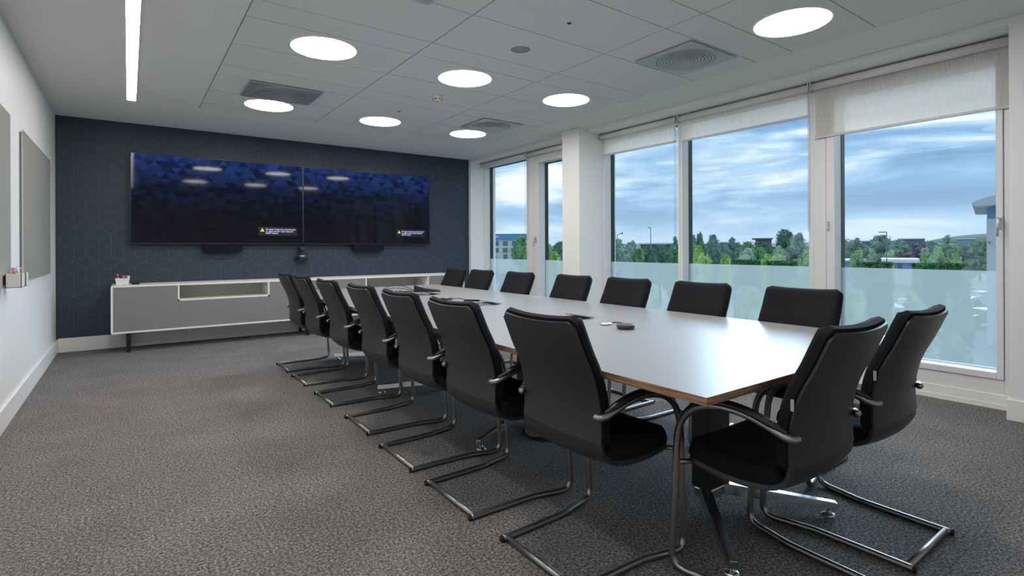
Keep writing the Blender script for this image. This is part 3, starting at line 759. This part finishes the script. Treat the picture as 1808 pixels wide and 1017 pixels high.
INK = {'red': (0.75, 0.12, 0.07), 'purple': (0.16, 0.03, 0.30), 'black': (0.01, 0.01, 0.012), 'pink': (0.75, 0.25, 0.40), 'orange': (0.85, 0.27, 0.03), 'blue': (0.03, 0.10, 0.45), 'white': (0.85, 0.85, 0.85)}
def marker(colr, base, tip, label, group):
    t = thing('marker_pen', label, 'marker', base, 0, group)
    d = Vector(tip)-Vector(base)
    tb('barrel', [(0, 0, 0), d*0.62], 0.0085, mat('marker_barrel', INK['white'], 0.4), t, 10)
    tb('cap', [d*0.62, d*0.96, d], 0.0105, mat('ink_'+colr, INK[colr], 0.4), t, 10, lambda q: 1 if q < 0.8 else 0.75)
bz = 0.790
for colr, dx, tx, dy, hgt in (('red', -0.035, -0.048, 0.0, 0.128), ('black', -0.028, -0.055, 0.02, 0.105), ('purple', -0.010, -0.012, 0.005, 0.112), ('orange', 0.010, 0.012, -0.01, 0.105), ('pink', 0.020, 0.044, 0.0, 0.105), ('white', 0.034, 0.064, 0.01, 0.100), ('blue', 0.0, 0.030, 0.02, 0.10)):
    marker(colr, (-0.060+dx, 7.78+dy, bz), (-0.060+tx, 7.78+dy, bz+hgt), '%s-capped marker pen standing in the white basket' % colr, 'markers in the basket')
t = thing('board_wiper', 'small black board wiper next to the white basket', 'wiper', (0.065, 7.79, 0.785))
bx('grip', -0.042, 0.042, -0.022, 0.022, 0.012, 0.026, BLACKP, t, 0.007); bx('felt_pad', -0.04, 0.04, -0.02, 0.02, 0.0, 0.0125, FABRIC, t)
tag(bx('blue_cloth', -0.07, 0.03, 7.675, 7.722, 0.785, 0.789, mat('cloth_blue', (0.25, 0.55, 0.75), 0.9), None, 0.0015), 'folded pale blue cloth in front of the white basket', 'cloth')

# ------------------------------------------------------------------ displays, sound bars, camera
def text_mesh(body, size, material, parent, loc, name):
    cu = bpy.data.curves.new(name, 'FONT'); cu.body = body; cu.size = size; cu.space_line = 1.0; cu.offset = size*0.012
    ob = bpy.data.objects.new('tmp_text', cu); COL.objects.link(ob)
    dg = bpy.context.evaluated_depsgraph_get()
    me = bpy.data.meshes.new_from_object(ob.evaluated_get(dg)); me.name = name
    bpy.data.objects.remove(ob)
    me.materials.clear(); me.materials.append(material)
    return inst(name, me, parent, loc, (PI/2, 0, 0))
MSGTXT = mat('message_text', (0.02, 0.02, 0.02), 0.5, emit=(0.62, 0.68, 0.95), estr=0.9)
MSGBG = mat('message_box', (0.004, 0.004, 0.006), 0.3, emit=(0.004, 0.008, 0.05), estr=0.15)
MSGTRI = mat('message_warning', (0.05, 0.05, 0.01), 0.5, emit=(0.75, 0.75, 0.10), estr=0.8)
BEZEL = mat('display_bezel', (0.006, 0.006, 0.008), 0.35)
def display(x0, x1, z0, z1, mx, label):
    yf = 8.030
    t = thing('wall_display', label, 'screen', ((x0+x1)/2, yf, z0), 0, 'wall displays')
    w2 = (x1-x0)/2; h = z1-z0
    bx('housing', -w2, w2, 0.003, 0.055, 0, h, BEZEL, t, 0.004)
    bx('wall_mount', -0.5, 0.5, 0.055, 0.088, h*0.25, h*0.75, BLACKM, t)
    bm = bmesh.new(); b_ = 0.009
    box(bm, -w2, w2, -0.002, 0.004, 0, b_+0.006); box(bm, -w2, w2, -0.002, 0.004, h-b_, h); box(bm, -w2, -w2+b_, -0.002, 0.004, 0, h); box(bm, w2-b_, w2, -0.002, 0.004, 0, h)
    mesh_obj('bezel', bm, BEZEL, t)
    s = bx('screen', -w2+b_, w2-b_, 0.0, 0.0035, b_+0.006, h-b_, SCREEN, t)
    lx_ = mx - (x0+x1)/2; zc = 1.452 - z0
    bx('message_box', lx_-0.255, lx_+0.255, -0.0012, 0.0002, zc-0.062, zc+0.062, MSGBG, s)
    text_mesh('No signal. Check the external input\nor select another input using the\nINPUT button.', 0.0275, MSGTXT, s, (lx_-0.162, -0.0018, zc+0.018), 'message_text')
    bm = bmesh.new(); v = [bm.verts.new((lx_-0.205+q[0], -0.0018, zc+0.018+q[1])) for q in ((-0.026, -0.022), (0.026, -0.022), (0, 0.026))]; bm.faces.new(v)
    mesh_obj('warning_triangle', bm, MSGTRI, s)
    bm = bmesh.new(); box(bm, lx_-0.2075, lx_-0.2025, -0.0024, -0.0018, zc+0.010, zc+0.030); box(bm, lx_-0.2075, lx_-0.2025, -0.0024, -0.0018, zc+0.001, zc+0.006)
    mesh_obj('warning_mark', bm, BEZEL, s)
    return t
display(0.018, 2.0575, 1.270, 2.403, 1.716, 'large black wall display next to the other, on the side away from the windows')
display(2.0582, 4.096, 1.268, 2.401, 3.755, 'large black wall display on the side nearer the windows')
def soundbar(x0, x1, label):
    t = thing('sound_bar', label, 'speaker', ((x0+x1)/2, 8.12, 1.165), 0, 'sound bars below the displays'); w2 = (x1-x0)/2
    bm = bmesh.new(); r = 0.045; pts = []
    for cx, cz, a0 in ((w2-r, 0.105-r, 0), (-w2+r, 0.105-r, 90), (-w2+r, r, 180), (w2-r, r, 270)):
        for q in range(6):
            a_ = math.radians(a0+18*q); pts.append((cx+r*math.cos(a_), cz+r*math.sin(a_)))
    A = [bm.verts.new((x, -0.115, z)) for x, z in pts]; B = [bm.verts.new((x, -0.015, z)) for x, z in pts]
    n = len(pts)
    for k in range(n): bm.faces.new((A[k], A[(k+1) % n], B[(k+1) % n], B[k]))
    bm.faces.new(A); bm.faces.new(B[::-1])
    auto_smooth(mesh_obj('body', bm, FABRIC, t), 50)
    bx('wall_bracket', -0.08, 0.08, -0.02, 0.0, 0.03, 0.075, BLACKM, t)
soundbar(0.790, 1.262, 'black sound bar under the display away from the windows')
soundbar(2.795, 3.285, 'black sound bar under the display nearer the windows')
t = thing('conference_camera', 'black conference camera on a small shelf between the displays', 'camera', (2.040, 8.04, 1.045))
lt('base', [(0, 0), (0.072, 0.0), (0.082, 0.008), (0.082, 0.040), (0.070, 0.050), (0, 0.050)], BLACKP, t, 28)
lt('collar', [(0.043, 0.0495), (0.044, 0.060), (0.040, 0.062), (0.0, 0.062)], SILVER, t, 24)
bm = lathe(bmesh.new(), [(0, 0.060), (0.040, 0.060), (0.041, 0.165), (0.036, 0.185), (0, 0.190)], 24)
auto_smooth(mesh_obj('head', bm, BLACKP, t), 50)
o = lt('lens', [(0.022, 0.0), (0.022, 0.012), (0.016, 0.014), (0, 0.010)], mat('lens_glass', (0.01, 0.01, 0.02), 0.08), t, 20); o.rotation_euler = (PI/2, 0, 0); o.location = (0, -0.036, 0.135)
bx('shelf', -0.085, 0.085, -0.085, 0.079, -0.010, 0.0, BLACKM, t, 0.003)

# ------------------------------------------------------------------ boards and pen cups on the side wall
def board(y0, y1, z0, z1, label):
    t = thing('wall_board', label, 'board', (XL, (y0+y1)/2, z0), 0, 'wall boards'); h = (y1-y0)/2
    bx('glass_face', 0.018, 0.024, -h, h, 0, z1-z0, BOARD, t, 0.0015, 1)
    bx('edge_strip', 0.0155, 0.0185, -h, h, 0, z1-z0, BOARDEDGE, t)
    bx('backing', 0.0, 0.016, -h+0.015, h-0.015, 0.015, z1-z0-0.015, mat('board_backing', (0.30, 0.30, 0.30), 0.6), t)
board(5.60, 7.36, 0.957, 2.142, 'greige wall board nearest the display wall')
board(3.25, 5.05, 0.957, 2.146, 'greige wall board with pen cups, further from the displays')
def pen_cup(y, label, zt=0.952):
    t = thing('pen_cup', label, 'cup', (XL+0.075, y, zt), 0, 'wall pen cups')
    bm = bmesh.new()
    for z_, s_ in ((0, 0.9),): pass
    hx, hy, hz = 0.040, 0.052, 0.092
    for (a0, a1, b0, b1, c0, c1) in ((-hx, hx, -hy, hy, 0, 0.004), (-hx, -hx+0.004, -hy, hy, 0, hz), (hx-0.004, hx, -hy, hy, 0, hz), (-hx, hx, -hy, -hy+0.004, 0, hz), (-hx, hx, hy-0.004, hy, 0, hz)):
        box(bm, a0, a1, b0, b1, c0, c1)
    mesh_obj('body', bm, mat('cup_white', (0.68, 0.68, 0.64), 0.45), t)
    bx('magnet_plate', -0.051, -0.04, -0.03, 0.03, 0.02, 0.08, BLACKM, t)
    return t
pen_cup(4.99, 'pale pen cup holding purple and orange markers on the wall board')
pen_cup(4.80, 'pale pen cup holding a white marker on the wall board')
for colr, y, ty, h in (('purple', 4.975, 4.972, 0.128), ('black', 5.00, 5.003, 0.120), ('orange', 5.022, 5.034, 0.122), ('white', 4.955, 4.945, 0.125)):
    marker(colr, (XL+0.078, y, 0.958), (XL+0.070, ty, 0.958+h), '%s-capped marker standing in the wall cup' % colr, 'markers in the wall cups')
marker('pink', (XL+0.078, 4.80, 0.958), (XL+0.070, 4.79, 1.083), 'pink-capped marker standing in the other wall cup', 'markers in the wall cups')

# ------------------------------------------------------------------ outside
GZ = -5.2
def gpt(u, v): # point on the outside ground under a pixel
    d = FW + RT*((u-CXP)/FPX) + UP*((HY-v)/FPX)
    return Vector((0, 0, EYE)) + d*((GZ-EYE)/d.z)
GRASS = mat('grass', (0.17, 0.23, 0.13), 0.9, noise=(0.25, (0.24, 0.28, 0.18), 6))
bm = bmesh.new()
bm.faces.new([bm.verts.new(p) for p in ((7, -400, GZ), (1500, -400, GZ), (1500, 1500, GZ), (7, 1500, GZ))])
struct(mesh_obj('ground_outside', bm, GRASS), 'grass and verges outside the windows')
ASPH = mat('asphalt', (0.30, 0.32, 0.36), 0.9, noise=(0.8, (0.36, 0.38, 0.42), 4))
bm = bmesh.new()
c0 = gpt(1560, 520)
bmesh.ops.create_cube(bm, size=1)
for v in bm.verts: v.co = Vector((45 + v.co.x*52, 30 + v.co.y*95, GZ + 0.02 + v.co.z*0.04))
struct(mesh_obj('car_park_outside', bm, ASPH), 'grey car park outside the windows')
# distant hills
HILL = mat('far_hill', (0.15, 0.20, 0.13), 1.0)
def hill(u, v, wpx, depth, label):
    c = pix(u, HY, depth); top = pix(u, v, depth).z - GZ; r = wpx/2/FPX*depth
    bm = bmesh.new(); bmesh.ops.create_uvsphere(bm, u_segments=32, v_segments=16, radius=1)
    for vv in bm.verts: vv.co = Vector((c.x + vv.co.x*r, c.y + vv.co.y*r, GZ + vv.co.z*top))
    o = mesh_obj('hill', bm, HILL, None, True); struct(o, label)
hill(1800, 410, 300, 1300, 'pale far hill on the horizon'); hill(1150, 430, 500, 1400, 'low far ridge on the horizon'); hill(1480, 427, 420, 1350, 'low far ridge in the middle')

LEAFM = {}
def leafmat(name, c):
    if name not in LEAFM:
        c = tuple(q*1.22 for q in c)  # lifts every leaf tone: distance haze mixed into the colour
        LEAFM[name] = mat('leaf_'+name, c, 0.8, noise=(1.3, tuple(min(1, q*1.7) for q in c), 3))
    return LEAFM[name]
LC = {'green': (0.10, 0.20, 0.085), 'dark': (0.065, 0.125, 0.08), 'blue': (0.10, 0.17, 0.14), 'pale': (0.26, 0.36, 0.20), 'lime': (0.26, 0.37, 0.11), 'purple': (0.12, 0.10, 0.14), 'grey': (0.16, 0.21, 0.17), 'willow': (0.25, 0.34, 0.26)}  # grey and blue: foliage tones greyed to stand in for distance haze
BARK = mat('bark', (0.09, 0.07, 0.055), 0.9)
def tree(u, vtop, wpx, depth, kind, label, shape='round'):
    rnd = random.Random(int(u*13+vtop))
    base = pix(u, HY, depth); base.z = GZ
    top = pix(u, vtop, depth).z; H = top - GZ; rx = wpx*0.66/FPX*depth
    t = thing('tree', label, 'tree', base, rnd.random()*6, 'trees outside')
    bm = bmesh.new()
    z0 = H*0.18 if shape != 'shrub' else 0.0
    clumps = []
    for _ in range(16):
        f = rnd.random(); zc = z0 + (H-z0)*(0.12+0.80*f)
        rad = rx*(math.sqrt(max(0.05, 1-((f-0.40)/0.66)**2)) if shape != 'cone' else (1.05-0.9*f))
        a_ = rnd.random()*2*PI; q = rad*0.62*math.sqrt(rnd.random())
        clumps.append((Vector((q*math.cos(a_), q*math.sin(a_), zc)), rad*0.55, (H-z0)*0.13))
    clumps.append((Vector((0, 0, H*0.90)), rx*0.30, H*0.09))
    for c, r, rz in clumps:                       # twiggy mass inside each clump so the crown is not see-through
        res = bmesh.ops.create_icosphere(bm, subdivisions=2, radius=1.0)
        for v in res['verts']: v.co = c + Vector((v.co.x*r*0.68, v.co.y*r*0.68, v.co.z*rz*1.0))*(0.85+0.3*rnd.random())
    n = 2000; ls = max(0.10, rx*0.06)
    for i in range(n):
        c, r, rz = clumps[rnd.randrange(len(clumps))]
        d = Vector((rnd.gauss(0, 1), rnd.gauss(0, 1), rnd.gauss(0, 1))).normalized()*(rnd.random()**0.35)
        p = c + Vector((d.x*r, d.y*r, d.z*rz*1.4))
        if p.z > H: p.z = H - rnd.random()*ls
        if p.z < 0.05: continue
        nrm = Vector((rnd.gauss(0, 1), rnd.gauss(0, 1), rnd.gauss(0.6, 1))).normalized()
        s1 = nrm.orthogonal().normalized()*ls*(0.6+rnd.random()*0.8); s2 = nrm.cross(s1.normalized())*ls*(0.5+rnd.random()*0.6)
        bm.faces.new([bm.verts.new(p+s1), bm.verts.new(p+s2), bm.verts.new(p-s1), bm.verts.new(p-s2)])
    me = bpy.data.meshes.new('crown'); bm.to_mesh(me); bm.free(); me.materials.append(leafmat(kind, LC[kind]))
    o = inst('crown', me, t); o['kind'] = 'stuff'
    tb('trunk', [(0, 0, -0.1), (0.05*rx, 0, H*0.35), (0, 0.04*rx, H*0.7)], max(0.10, rx*0.08), BARK, t, 8, lambda q: 1-0.6*q)
    return t
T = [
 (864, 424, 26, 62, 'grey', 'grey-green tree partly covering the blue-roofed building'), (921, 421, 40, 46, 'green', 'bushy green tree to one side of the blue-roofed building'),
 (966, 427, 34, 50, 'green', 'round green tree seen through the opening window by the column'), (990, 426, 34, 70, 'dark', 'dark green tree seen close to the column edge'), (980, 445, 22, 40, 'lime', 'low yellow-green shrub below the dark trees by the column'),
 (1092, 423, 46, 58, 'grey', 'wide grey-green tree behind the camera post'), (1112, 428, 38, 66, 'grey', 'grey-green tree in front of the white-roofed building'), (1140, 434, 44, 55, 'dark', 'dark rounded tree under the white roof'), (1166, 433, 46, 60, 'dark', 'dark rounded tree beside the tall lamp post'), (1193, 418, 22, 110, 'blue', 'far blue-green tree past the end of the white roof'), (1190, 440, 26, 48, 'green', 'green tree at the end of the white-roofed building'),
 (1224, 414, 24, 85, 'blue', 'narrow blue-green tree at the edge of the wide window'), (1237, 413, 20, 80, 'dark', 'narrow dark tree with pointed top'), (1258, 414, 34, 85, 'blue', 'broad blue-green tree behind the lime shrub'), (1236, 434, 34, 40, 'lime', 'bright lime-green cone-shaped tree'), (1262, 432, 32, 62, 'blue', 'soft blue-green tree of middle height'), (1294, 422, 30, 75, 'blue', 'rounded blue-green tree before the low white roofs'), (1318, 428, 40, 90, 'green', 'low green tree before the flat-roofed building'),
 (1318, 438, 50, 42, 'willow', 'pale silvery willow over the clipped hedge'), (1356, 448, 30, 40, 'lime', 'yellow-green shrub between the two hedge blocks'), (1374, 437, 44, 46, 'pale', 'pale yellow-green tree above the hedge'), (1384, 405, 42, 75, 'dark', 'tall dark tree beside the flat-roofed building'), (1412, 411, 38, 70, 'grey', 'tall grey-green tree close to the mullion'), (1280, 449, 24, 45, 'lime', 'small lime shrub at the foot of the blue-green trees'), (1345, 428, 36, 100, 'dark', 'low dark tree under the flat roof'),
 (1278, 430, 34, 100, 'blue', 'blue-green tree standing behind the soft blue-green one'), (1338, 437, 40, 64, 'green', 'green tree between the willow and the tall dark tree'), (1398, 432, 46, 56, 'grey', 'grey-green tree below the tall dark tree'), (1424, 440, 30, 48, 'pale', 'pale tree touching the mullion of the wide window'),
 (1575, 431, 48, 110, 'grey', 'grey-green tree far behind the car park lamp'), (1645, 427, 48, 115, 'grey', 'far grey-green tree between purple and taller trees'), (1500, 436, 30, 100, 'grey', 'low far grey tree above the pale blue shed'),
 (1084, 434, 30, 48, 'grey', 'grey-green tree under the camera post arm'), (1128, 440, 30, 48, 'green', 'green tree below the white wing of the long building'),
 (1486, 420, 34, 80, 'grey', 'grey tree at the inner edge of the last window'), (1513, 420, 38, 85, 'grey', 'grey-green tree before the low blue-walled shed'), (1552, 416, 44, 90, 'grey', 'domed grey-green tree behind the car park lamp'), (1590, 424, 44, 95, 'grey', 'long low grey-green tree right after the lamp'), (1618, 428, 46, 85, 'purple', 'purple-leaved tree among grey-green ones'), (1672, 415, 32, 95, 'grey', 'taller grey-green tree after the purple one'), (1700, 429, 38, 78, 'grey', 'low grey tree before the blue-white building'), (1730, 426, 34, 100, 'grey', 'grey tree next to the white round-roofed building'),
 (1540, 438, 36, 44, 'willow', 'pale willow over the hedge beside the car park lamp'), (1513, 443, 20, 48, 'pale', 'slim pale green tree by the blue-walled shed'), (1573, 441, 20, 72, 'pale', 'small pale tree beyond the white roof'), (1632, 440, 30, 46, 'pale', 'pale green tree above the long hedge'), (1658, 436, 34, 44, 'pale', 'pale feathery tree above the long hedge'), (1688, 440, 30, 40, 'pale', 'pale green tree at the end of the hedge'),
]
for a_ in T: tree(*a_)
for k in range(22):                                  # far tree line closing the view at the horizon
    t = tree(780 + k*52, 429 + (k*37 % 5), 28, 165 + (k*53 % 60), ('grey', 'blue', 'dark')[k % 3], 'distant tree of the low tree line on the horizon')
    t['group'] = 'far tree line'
# shrubs seen blurred through the frosted glass
S = [(1110, 500, 60, 26, 'green', 'green shrub blurred behind frosted glass next to the column'), (1150, 505, 50, 24, 'pale', 'pale shrub blurred behind frosted glass of the window by the column'),
     (1250, 500, 60, 24, 'green', 'green shrub blurred behind frosted glass below the lime-green tree'), (1330, 505, 70, 22, 'pale', 'wide pale shrub blurred behind frosted glass below the silvery willow'), (1400, 500, 50, 24, 'green', 'green shrub blurred behind frosted glass below the tall dark tree'),
     (1510, 510, 60, 22, 'pale', 'pale shrub blurred behind frosted glass below the blue shed'), (1610, 515, 60, 21, 'pale', 'pale shrub blurred behind frosted glass below the purple-leaved tree'), (970, 490, 30, 30, 'pale', 'pale shrub blurred behind frosted glass of the opening window by the column'),
     (895, 480, 40, 34, 'green', 'green shrub blurred behind frosted glass below the blue-roofed building'), (1690, 510, 50, 23, 'green', 'green shrub blurred behind frosted glass near the white neighbouring building')]
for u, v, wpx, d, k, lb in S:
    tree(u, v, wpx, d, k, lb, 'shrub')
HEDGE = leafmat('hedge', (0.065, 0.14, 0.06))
def hedge(u0, u1, v, depth, label):
    a_ = pix(u0, HY, depth); b_ = pix(u1, HY, depth); top = pix((u0+u1)/2, v, depth).z
    d = (b_-a_); ln = d.length; ang = math.atan2(d.y, d.x)
    t = thing('hedge', label, 'hedge', (a_.x, a_.y, GZ), ang, 'clipped hedges'); rnd = random.Random(int(u0))
    H = top-GZ
    bx('twigs', 0.1, ln-0.1, -0.5, 0.5, 0.0, H-0.12, HEDGE, t)
    bm = bmesh.new()
    for i in range(1400):
        p = Vector((rnd.random()*ln, rnd.uniform(-0.6, 0.6), rnd.random()*H)); q = rnd.random()
        if q < 0.5: p.z = H - rnd.random()*0.15
        else: p.y = -0.55 - rnd.random()*0.1
        nrm = Vector((rnd.gauss(0, 1), rnd.gauss(0, 1), rnd.gauss(0, 1))).normalized(); s1 = nrm.orthogonal().normalized()*0.13; s2 = nrm.cross(s1)*0.8
        bm.faces.new([bm.verts.new(p+s1), bm.verts.new(p+s2), bm.verts.new(p-s1), bm.verts.new(p-s2)])
    me = bpy.data.meshes.new('leaves'); bm.to_mesh(me); bm.free(); me.materials.append(HEDGE); o = inst('leaves', me, t); o['kind'] = 'stuff'
hedge(1298, 1336, 460, 36, 'clipped dark hedge under the silvery willow'); hedge(1358, 1400, 462, 36, 'clipped dark hedge under the yellow-green tree'); hedge(1520, 1566, 464, 38, 'clipped dark hedge at the foot of the car park lamp'); hedge(1617, 1690, 466, 38, 'long clipped hedge before the parked car')

# far buildings
BWHITE = mat('render_white', (0.68, 0.68, 0.68), 0.7); BBLUE = mat('cladding_blue', (0.10, 0.32, 0.55), 0.5); BWIN = mat('far_window', (0.13, 0.20, 0.27), 0.2); BROOF = mat('roof_white', (0.85, 0.86, 0.86), 0.5); BRED = mat('cladding_red', (0.25, 0.12, 0.14), 0.7); BGREY = mat('cladding_grey', (0.20, 0.20, 0.26), 0.7); BSHED = mat('shed_blue', (0.30, 0.42, 0.65), 0.6)
def building(u0, u1, vt, vb, depth, label, depth_m=12):
    """axis frame facing the viewer: returns (empty, width, height, pixel->local map)"""
    a_ = pix(u0, HY, depth); phi = math.atan((u0-CXP)/FPX); ang = math.atan2(R0.y, R0.x) - phi
    t = thing('building', label, 'building', (a_.x, a_.y, GZ), ang)
    s = depth/FPX*math.cos(phi); wd = (u1-u0)*s
    def loc(u, v): return ((u-u0)*s, pix(u0, v, depth).z - GZ)
    return t, wd, loc
def bpart(t, name, loc, u0, u1, v0, v1, y0, y1, mt):
    x0, z1 = loc(u0, v0); x1, z0 = loc(u1, v1)
    return bx(name, x0, x1, y0, y1, max(z0, 0), z1, mt, t)
t, wd, loc = building(858, 938, 413, 470, 110, 'white office building with blue roof band and square windows')
bpart(t, 'wall', loc, 858, 938, 422, 700, 0, 14, BWHITE); bpart(t, 'roof_band', loc, 857, 939, 413, 423, -0.4, 14.2, BBLUE)
bpart(t, 'roof_sign', loc, 864, 880, 416.5, 419.5, -0.5, -0.4, BWHITE)
for u in (872, 888, 904, 920):
    for v in (426, 438):
        f = bpart(t, 'window', loc, u, u+8.5, v, v+8, -0.05, 0.1, BGREY); bpart(t, 'pane', loc, u+0.6, u+7.9, v+0.6, v+7.4, -0.12, -0.05, BWIN).parent = t
bpart(t, 'door', loc, 889, 896, 449, 458, -0.1, 0.1, BWIN)
t, wd, loc = building(1105, 1205, 429, 470, 120, 'long low building with white flat roof edge and red-blue wall')
bpart(t, 'wall', loc, 1130, 1205, 431, 700, 0, 14, BGREY); bpart(t, 'roof_edge', loc, 1128, 1206, 429, 431.5, -1, 14.5, BROOF); bpart(t, 'red_panel', loc, 1178, 1204, 432, 436, -0.3, 0.1, BRED); bpart(t, 'side_wing', loc, 1105, 1131, 432, 700, -0.5, 13, BWHITE)
for u in (1140, 1152, 1164, 1180, 1192): bpart(t, 'window', loc, u, u+7, 437, 441, -0.2, 0.05, BWIN)
t, wd, loc = building(1330, 1362, 419, 470, 150, 'grey flat-roofed building behind the tall dark tree')
bpart(t, 'wall', loc, 1334, 1362, 422, 700, 0, 14, BGREY); bpart(t, 'roof', loc, 1328, 1364, 420.5, 422.5, -2, 15, mat('roof_purple', (0.25, 0.22, 0.28), 0.7))
for u in (1338, 1346, 1354): bpart(t, 'window', loc, u, u+5, 424, 427, -0.2, 0.05, BWIN)
t, wd, loc = building(1556, 1625, 455, 480, 62, 'low white-roofed shed with blue wall in the car park')
bpart(t, 'wall', loc, 1580, 1617, 463, 475, 0, 5, BSHED); bpart(t, 'roof', loc, 1556, 1622, 457, 463, -0.8, 6, BROOF); bpart(t, 'door', loc, 1584, 1592, 466, 475, -0.06, 0.1, BGREY)
bpart(t, 'base', loc, 1580, 1617, 474, 500, 0, 5, BWHITE)
t, wd, loc = building(1478, 1512, 457, 480, 66, 'low pale blue shed at the inner edge of the last window')
bpart(t, 'wall', loc, 1478, 1503, 461, 500, 0, 5, BSHED); bpart(t, 'roof', loc, 1476, 1514, 458, 461, -0.8, 6, BROOF); bpart(t, 'door', loc, 1484, 1490, 464, 490, -0.06, 0.1, BWHITE)
for (u0, u1, v, d, lb) in ((1272, 1284, 427, 300, 'far white roof between the blue-green trees'), (1300, 1306, 427, 310, 'small far white roof past the rounded tree'), (1522, 1540, 425, 300, 'far white roof above the grey-green trees'), (1585, 1632, 421, 320, 'long far white roof on the horizon'), (1690, 1722, 421, 260, 'far blue-white building before the hill')):
    t, wd, loc = building(u0, u1, v, v+4, d, lb)
    bpart(t, 'wall', loc, u0, u1, v+1.4, v+30, 0, 20, BSHED if u0 > 1680 else BGREY); bpart(t, 'roof', loc, u0-0.5, u1+0.5, v, v+1.5, -1, 21, BROOF)
# neighbouring building with a rounded overhanging roof
t, wd, loc = building(1742, 1900, 370, 500, 34, 'white neighbouring building with rounded overhanging roof', 10)
bpart(t, 'wall', loc, 1742, 1960, 385, 900, 0, 9, mat('white_cladding', (0.70, 0.70, 0.70), 0.5))
for q in range(7): bpart(t, 'louvre', loc, 1743, 1960, 368+q*2.6, 369.7+q*2.6, -0.06, 0.05, BSHED)
bpart(t, 'upper_wall', loc, 1743, 1960, 366, 386, 0.0, 9, mat('louvre_blue', (0.20, 0.36, 0.58), 0.5))
bm = bmesh.new()
pr = [(1716.5, 363.5), (1717.5, 361), (1728, 356.5), (1748, 351.5), (1790, 343), (1960, 320), (1960, 352), (1790, 360), (1748, 367), (1722, 367), (1718, 366)]
P2 = [loc(u, v) for u, v in pr]; A = [bm.verts.new((x, -2.4, z)) for x, z in P2]; B = [bm.verts.new((x, 9.5, z)) for x, z in P2]; n = len(P2)
for k in range(n): bm.faces.new((A[k], A[(k+1) % n], B[(k+1) % n], B[k]))
bm.faces.new(A); bm.faces.new(B[::-1])
mesh_obj('roof', bm, mat('roof_silver', (0.53, 0.54, 0.56), 0.35), t)
bpart(t, 'bracket', loc, 1745, 1749, 427, 429.5, -0.5, 0.05, BGREY)
# lamp posts
POST = mat('galvanised_post', (0.16, 0.19, 0.22), 0.5)
def post(u, vt, depth, label, kind='lamp', d2=1):
    b_ = pix(u, HY, depth); H = pix(u, vt, depth).z - GZ
    ang = math.atan2(R0.y, R0.x)
    t = thing('lamp_post' if kind == 'lamp' else 'camera_post', label, 'lamp post' if kind == 'lamp' else 'post', (b_.x, b_.y, GZ), ang, 'posts outside')
    s = depth/FPX
    tb('pole', [(0, 0, 0), (0, 0, H)], 0.9*s, POST, t, 8, lambda q: 1.2-0.4*q)
    if kind == 'lamp':
        tb('arm', [(0, 0, H-0.05), (-d2*4*s, 0, H)], 0.5*s, POST, t, 6)
        bx('lamp_head', -d2*12*s if d2 > 0 else 2*s, -2*s if d2 > 0 else -d2*12*s, -0.2, 0.2, H-0.6*s, H+0.9*s, POST, t)
    else:
        tb('arm', crom([(0, 0, H-0.02), (4*s, 0, H+0.8*s), (7*s, 0, H+1.6*s)], 4), 0.6*s, POST, t, 6)
        o = lt('camera_dome', [(0, 1.6*s), (1.5*s, 1.2*s), (1.8*s, 0), (1.2*s, -1.4*s), (0, -1.6*s)], POST, t, 12); o.location = (8*s, 0, H+2*s)
post(1149, 402, 70, 'tall lamp post over the white-roofed building', 'lamp', 0.35); post(1087, 408.5, 75, 'thin lamp post next to the camera post', 'lamp', 0.25)
post(1090.5, 414, 60, 'post with dome camera on a side arm', 'cam'); post(1565.5, 410, 60, 'car park lamp post with flat head', 'lamp', 1)
# parked cars
def car(u, v, depth, colr, label, rz):
    p = pix(u, v, depth); p.z = GZ+0.04
    t = thing('car', label, 'car', p, rz, 'parked cars')
    cm = mat('car_'+colr[0], colr[1], 0.25, coat=0.5)
    prof = [(-2.1, 0.35), (-2.15, 0.75), (-1.6, 0.92), (-1.0, 1.0), (-0.45, 1.42), (0.75, 1.45), (1.5, 1.02), (2.05, 0.95), (2.15, 0.6), (2.1, 0.35)]
    bm = bmesh.new(); A = [bm.verts.new((x, -0.85*(1 if z < 1.05 else 0.80), z)) for x, z in prof]; B = [bm.verts.new((x, 0.85*(1 if z < 1.05 else 0.80), z)) for x, z in prof]; n = len(prof)
    for k in range(n): bm.faces.new((A[k], A[(k+1) % n], B[(k+1) % n], B[k]))
    bm.faces.new(A); bm.faces.new(B[::-1]); bmesh.ops.bevel(bm, geom=bm.edges[:], offset=0.06, segments=2, affect='EDGES')
    mesh_obj('body', bm, cm, t)
    for s in (-1, 1):
        bx('side_window', -0.75, 1.05, s*0.735-0.03, s*0.735+0.03, 1.06, 1.36, BWIN, t)
        for x in (-1.35, 1.35): tb('wheel', [(x, s*0.74, 0.32), (x, s*0.88, 0.32)], 0.32, RUBBER, t, 16)
    return t
car(1736, 473, 42, ('black', (0.02, 0.025, 0.03)), 'dark parked car beside the white neighbouring building', YAW*-1)
car(1728, 466, 58, ('silver', (0.55, 0.56, 0.58)), 'silver parked car behind the dark car', YAW*-1+0.2)
car(1600, 472, 50, ('white', (0.75, 0.75, 0.76)), 'white parked car by the low white-roofed shed', 0.3)
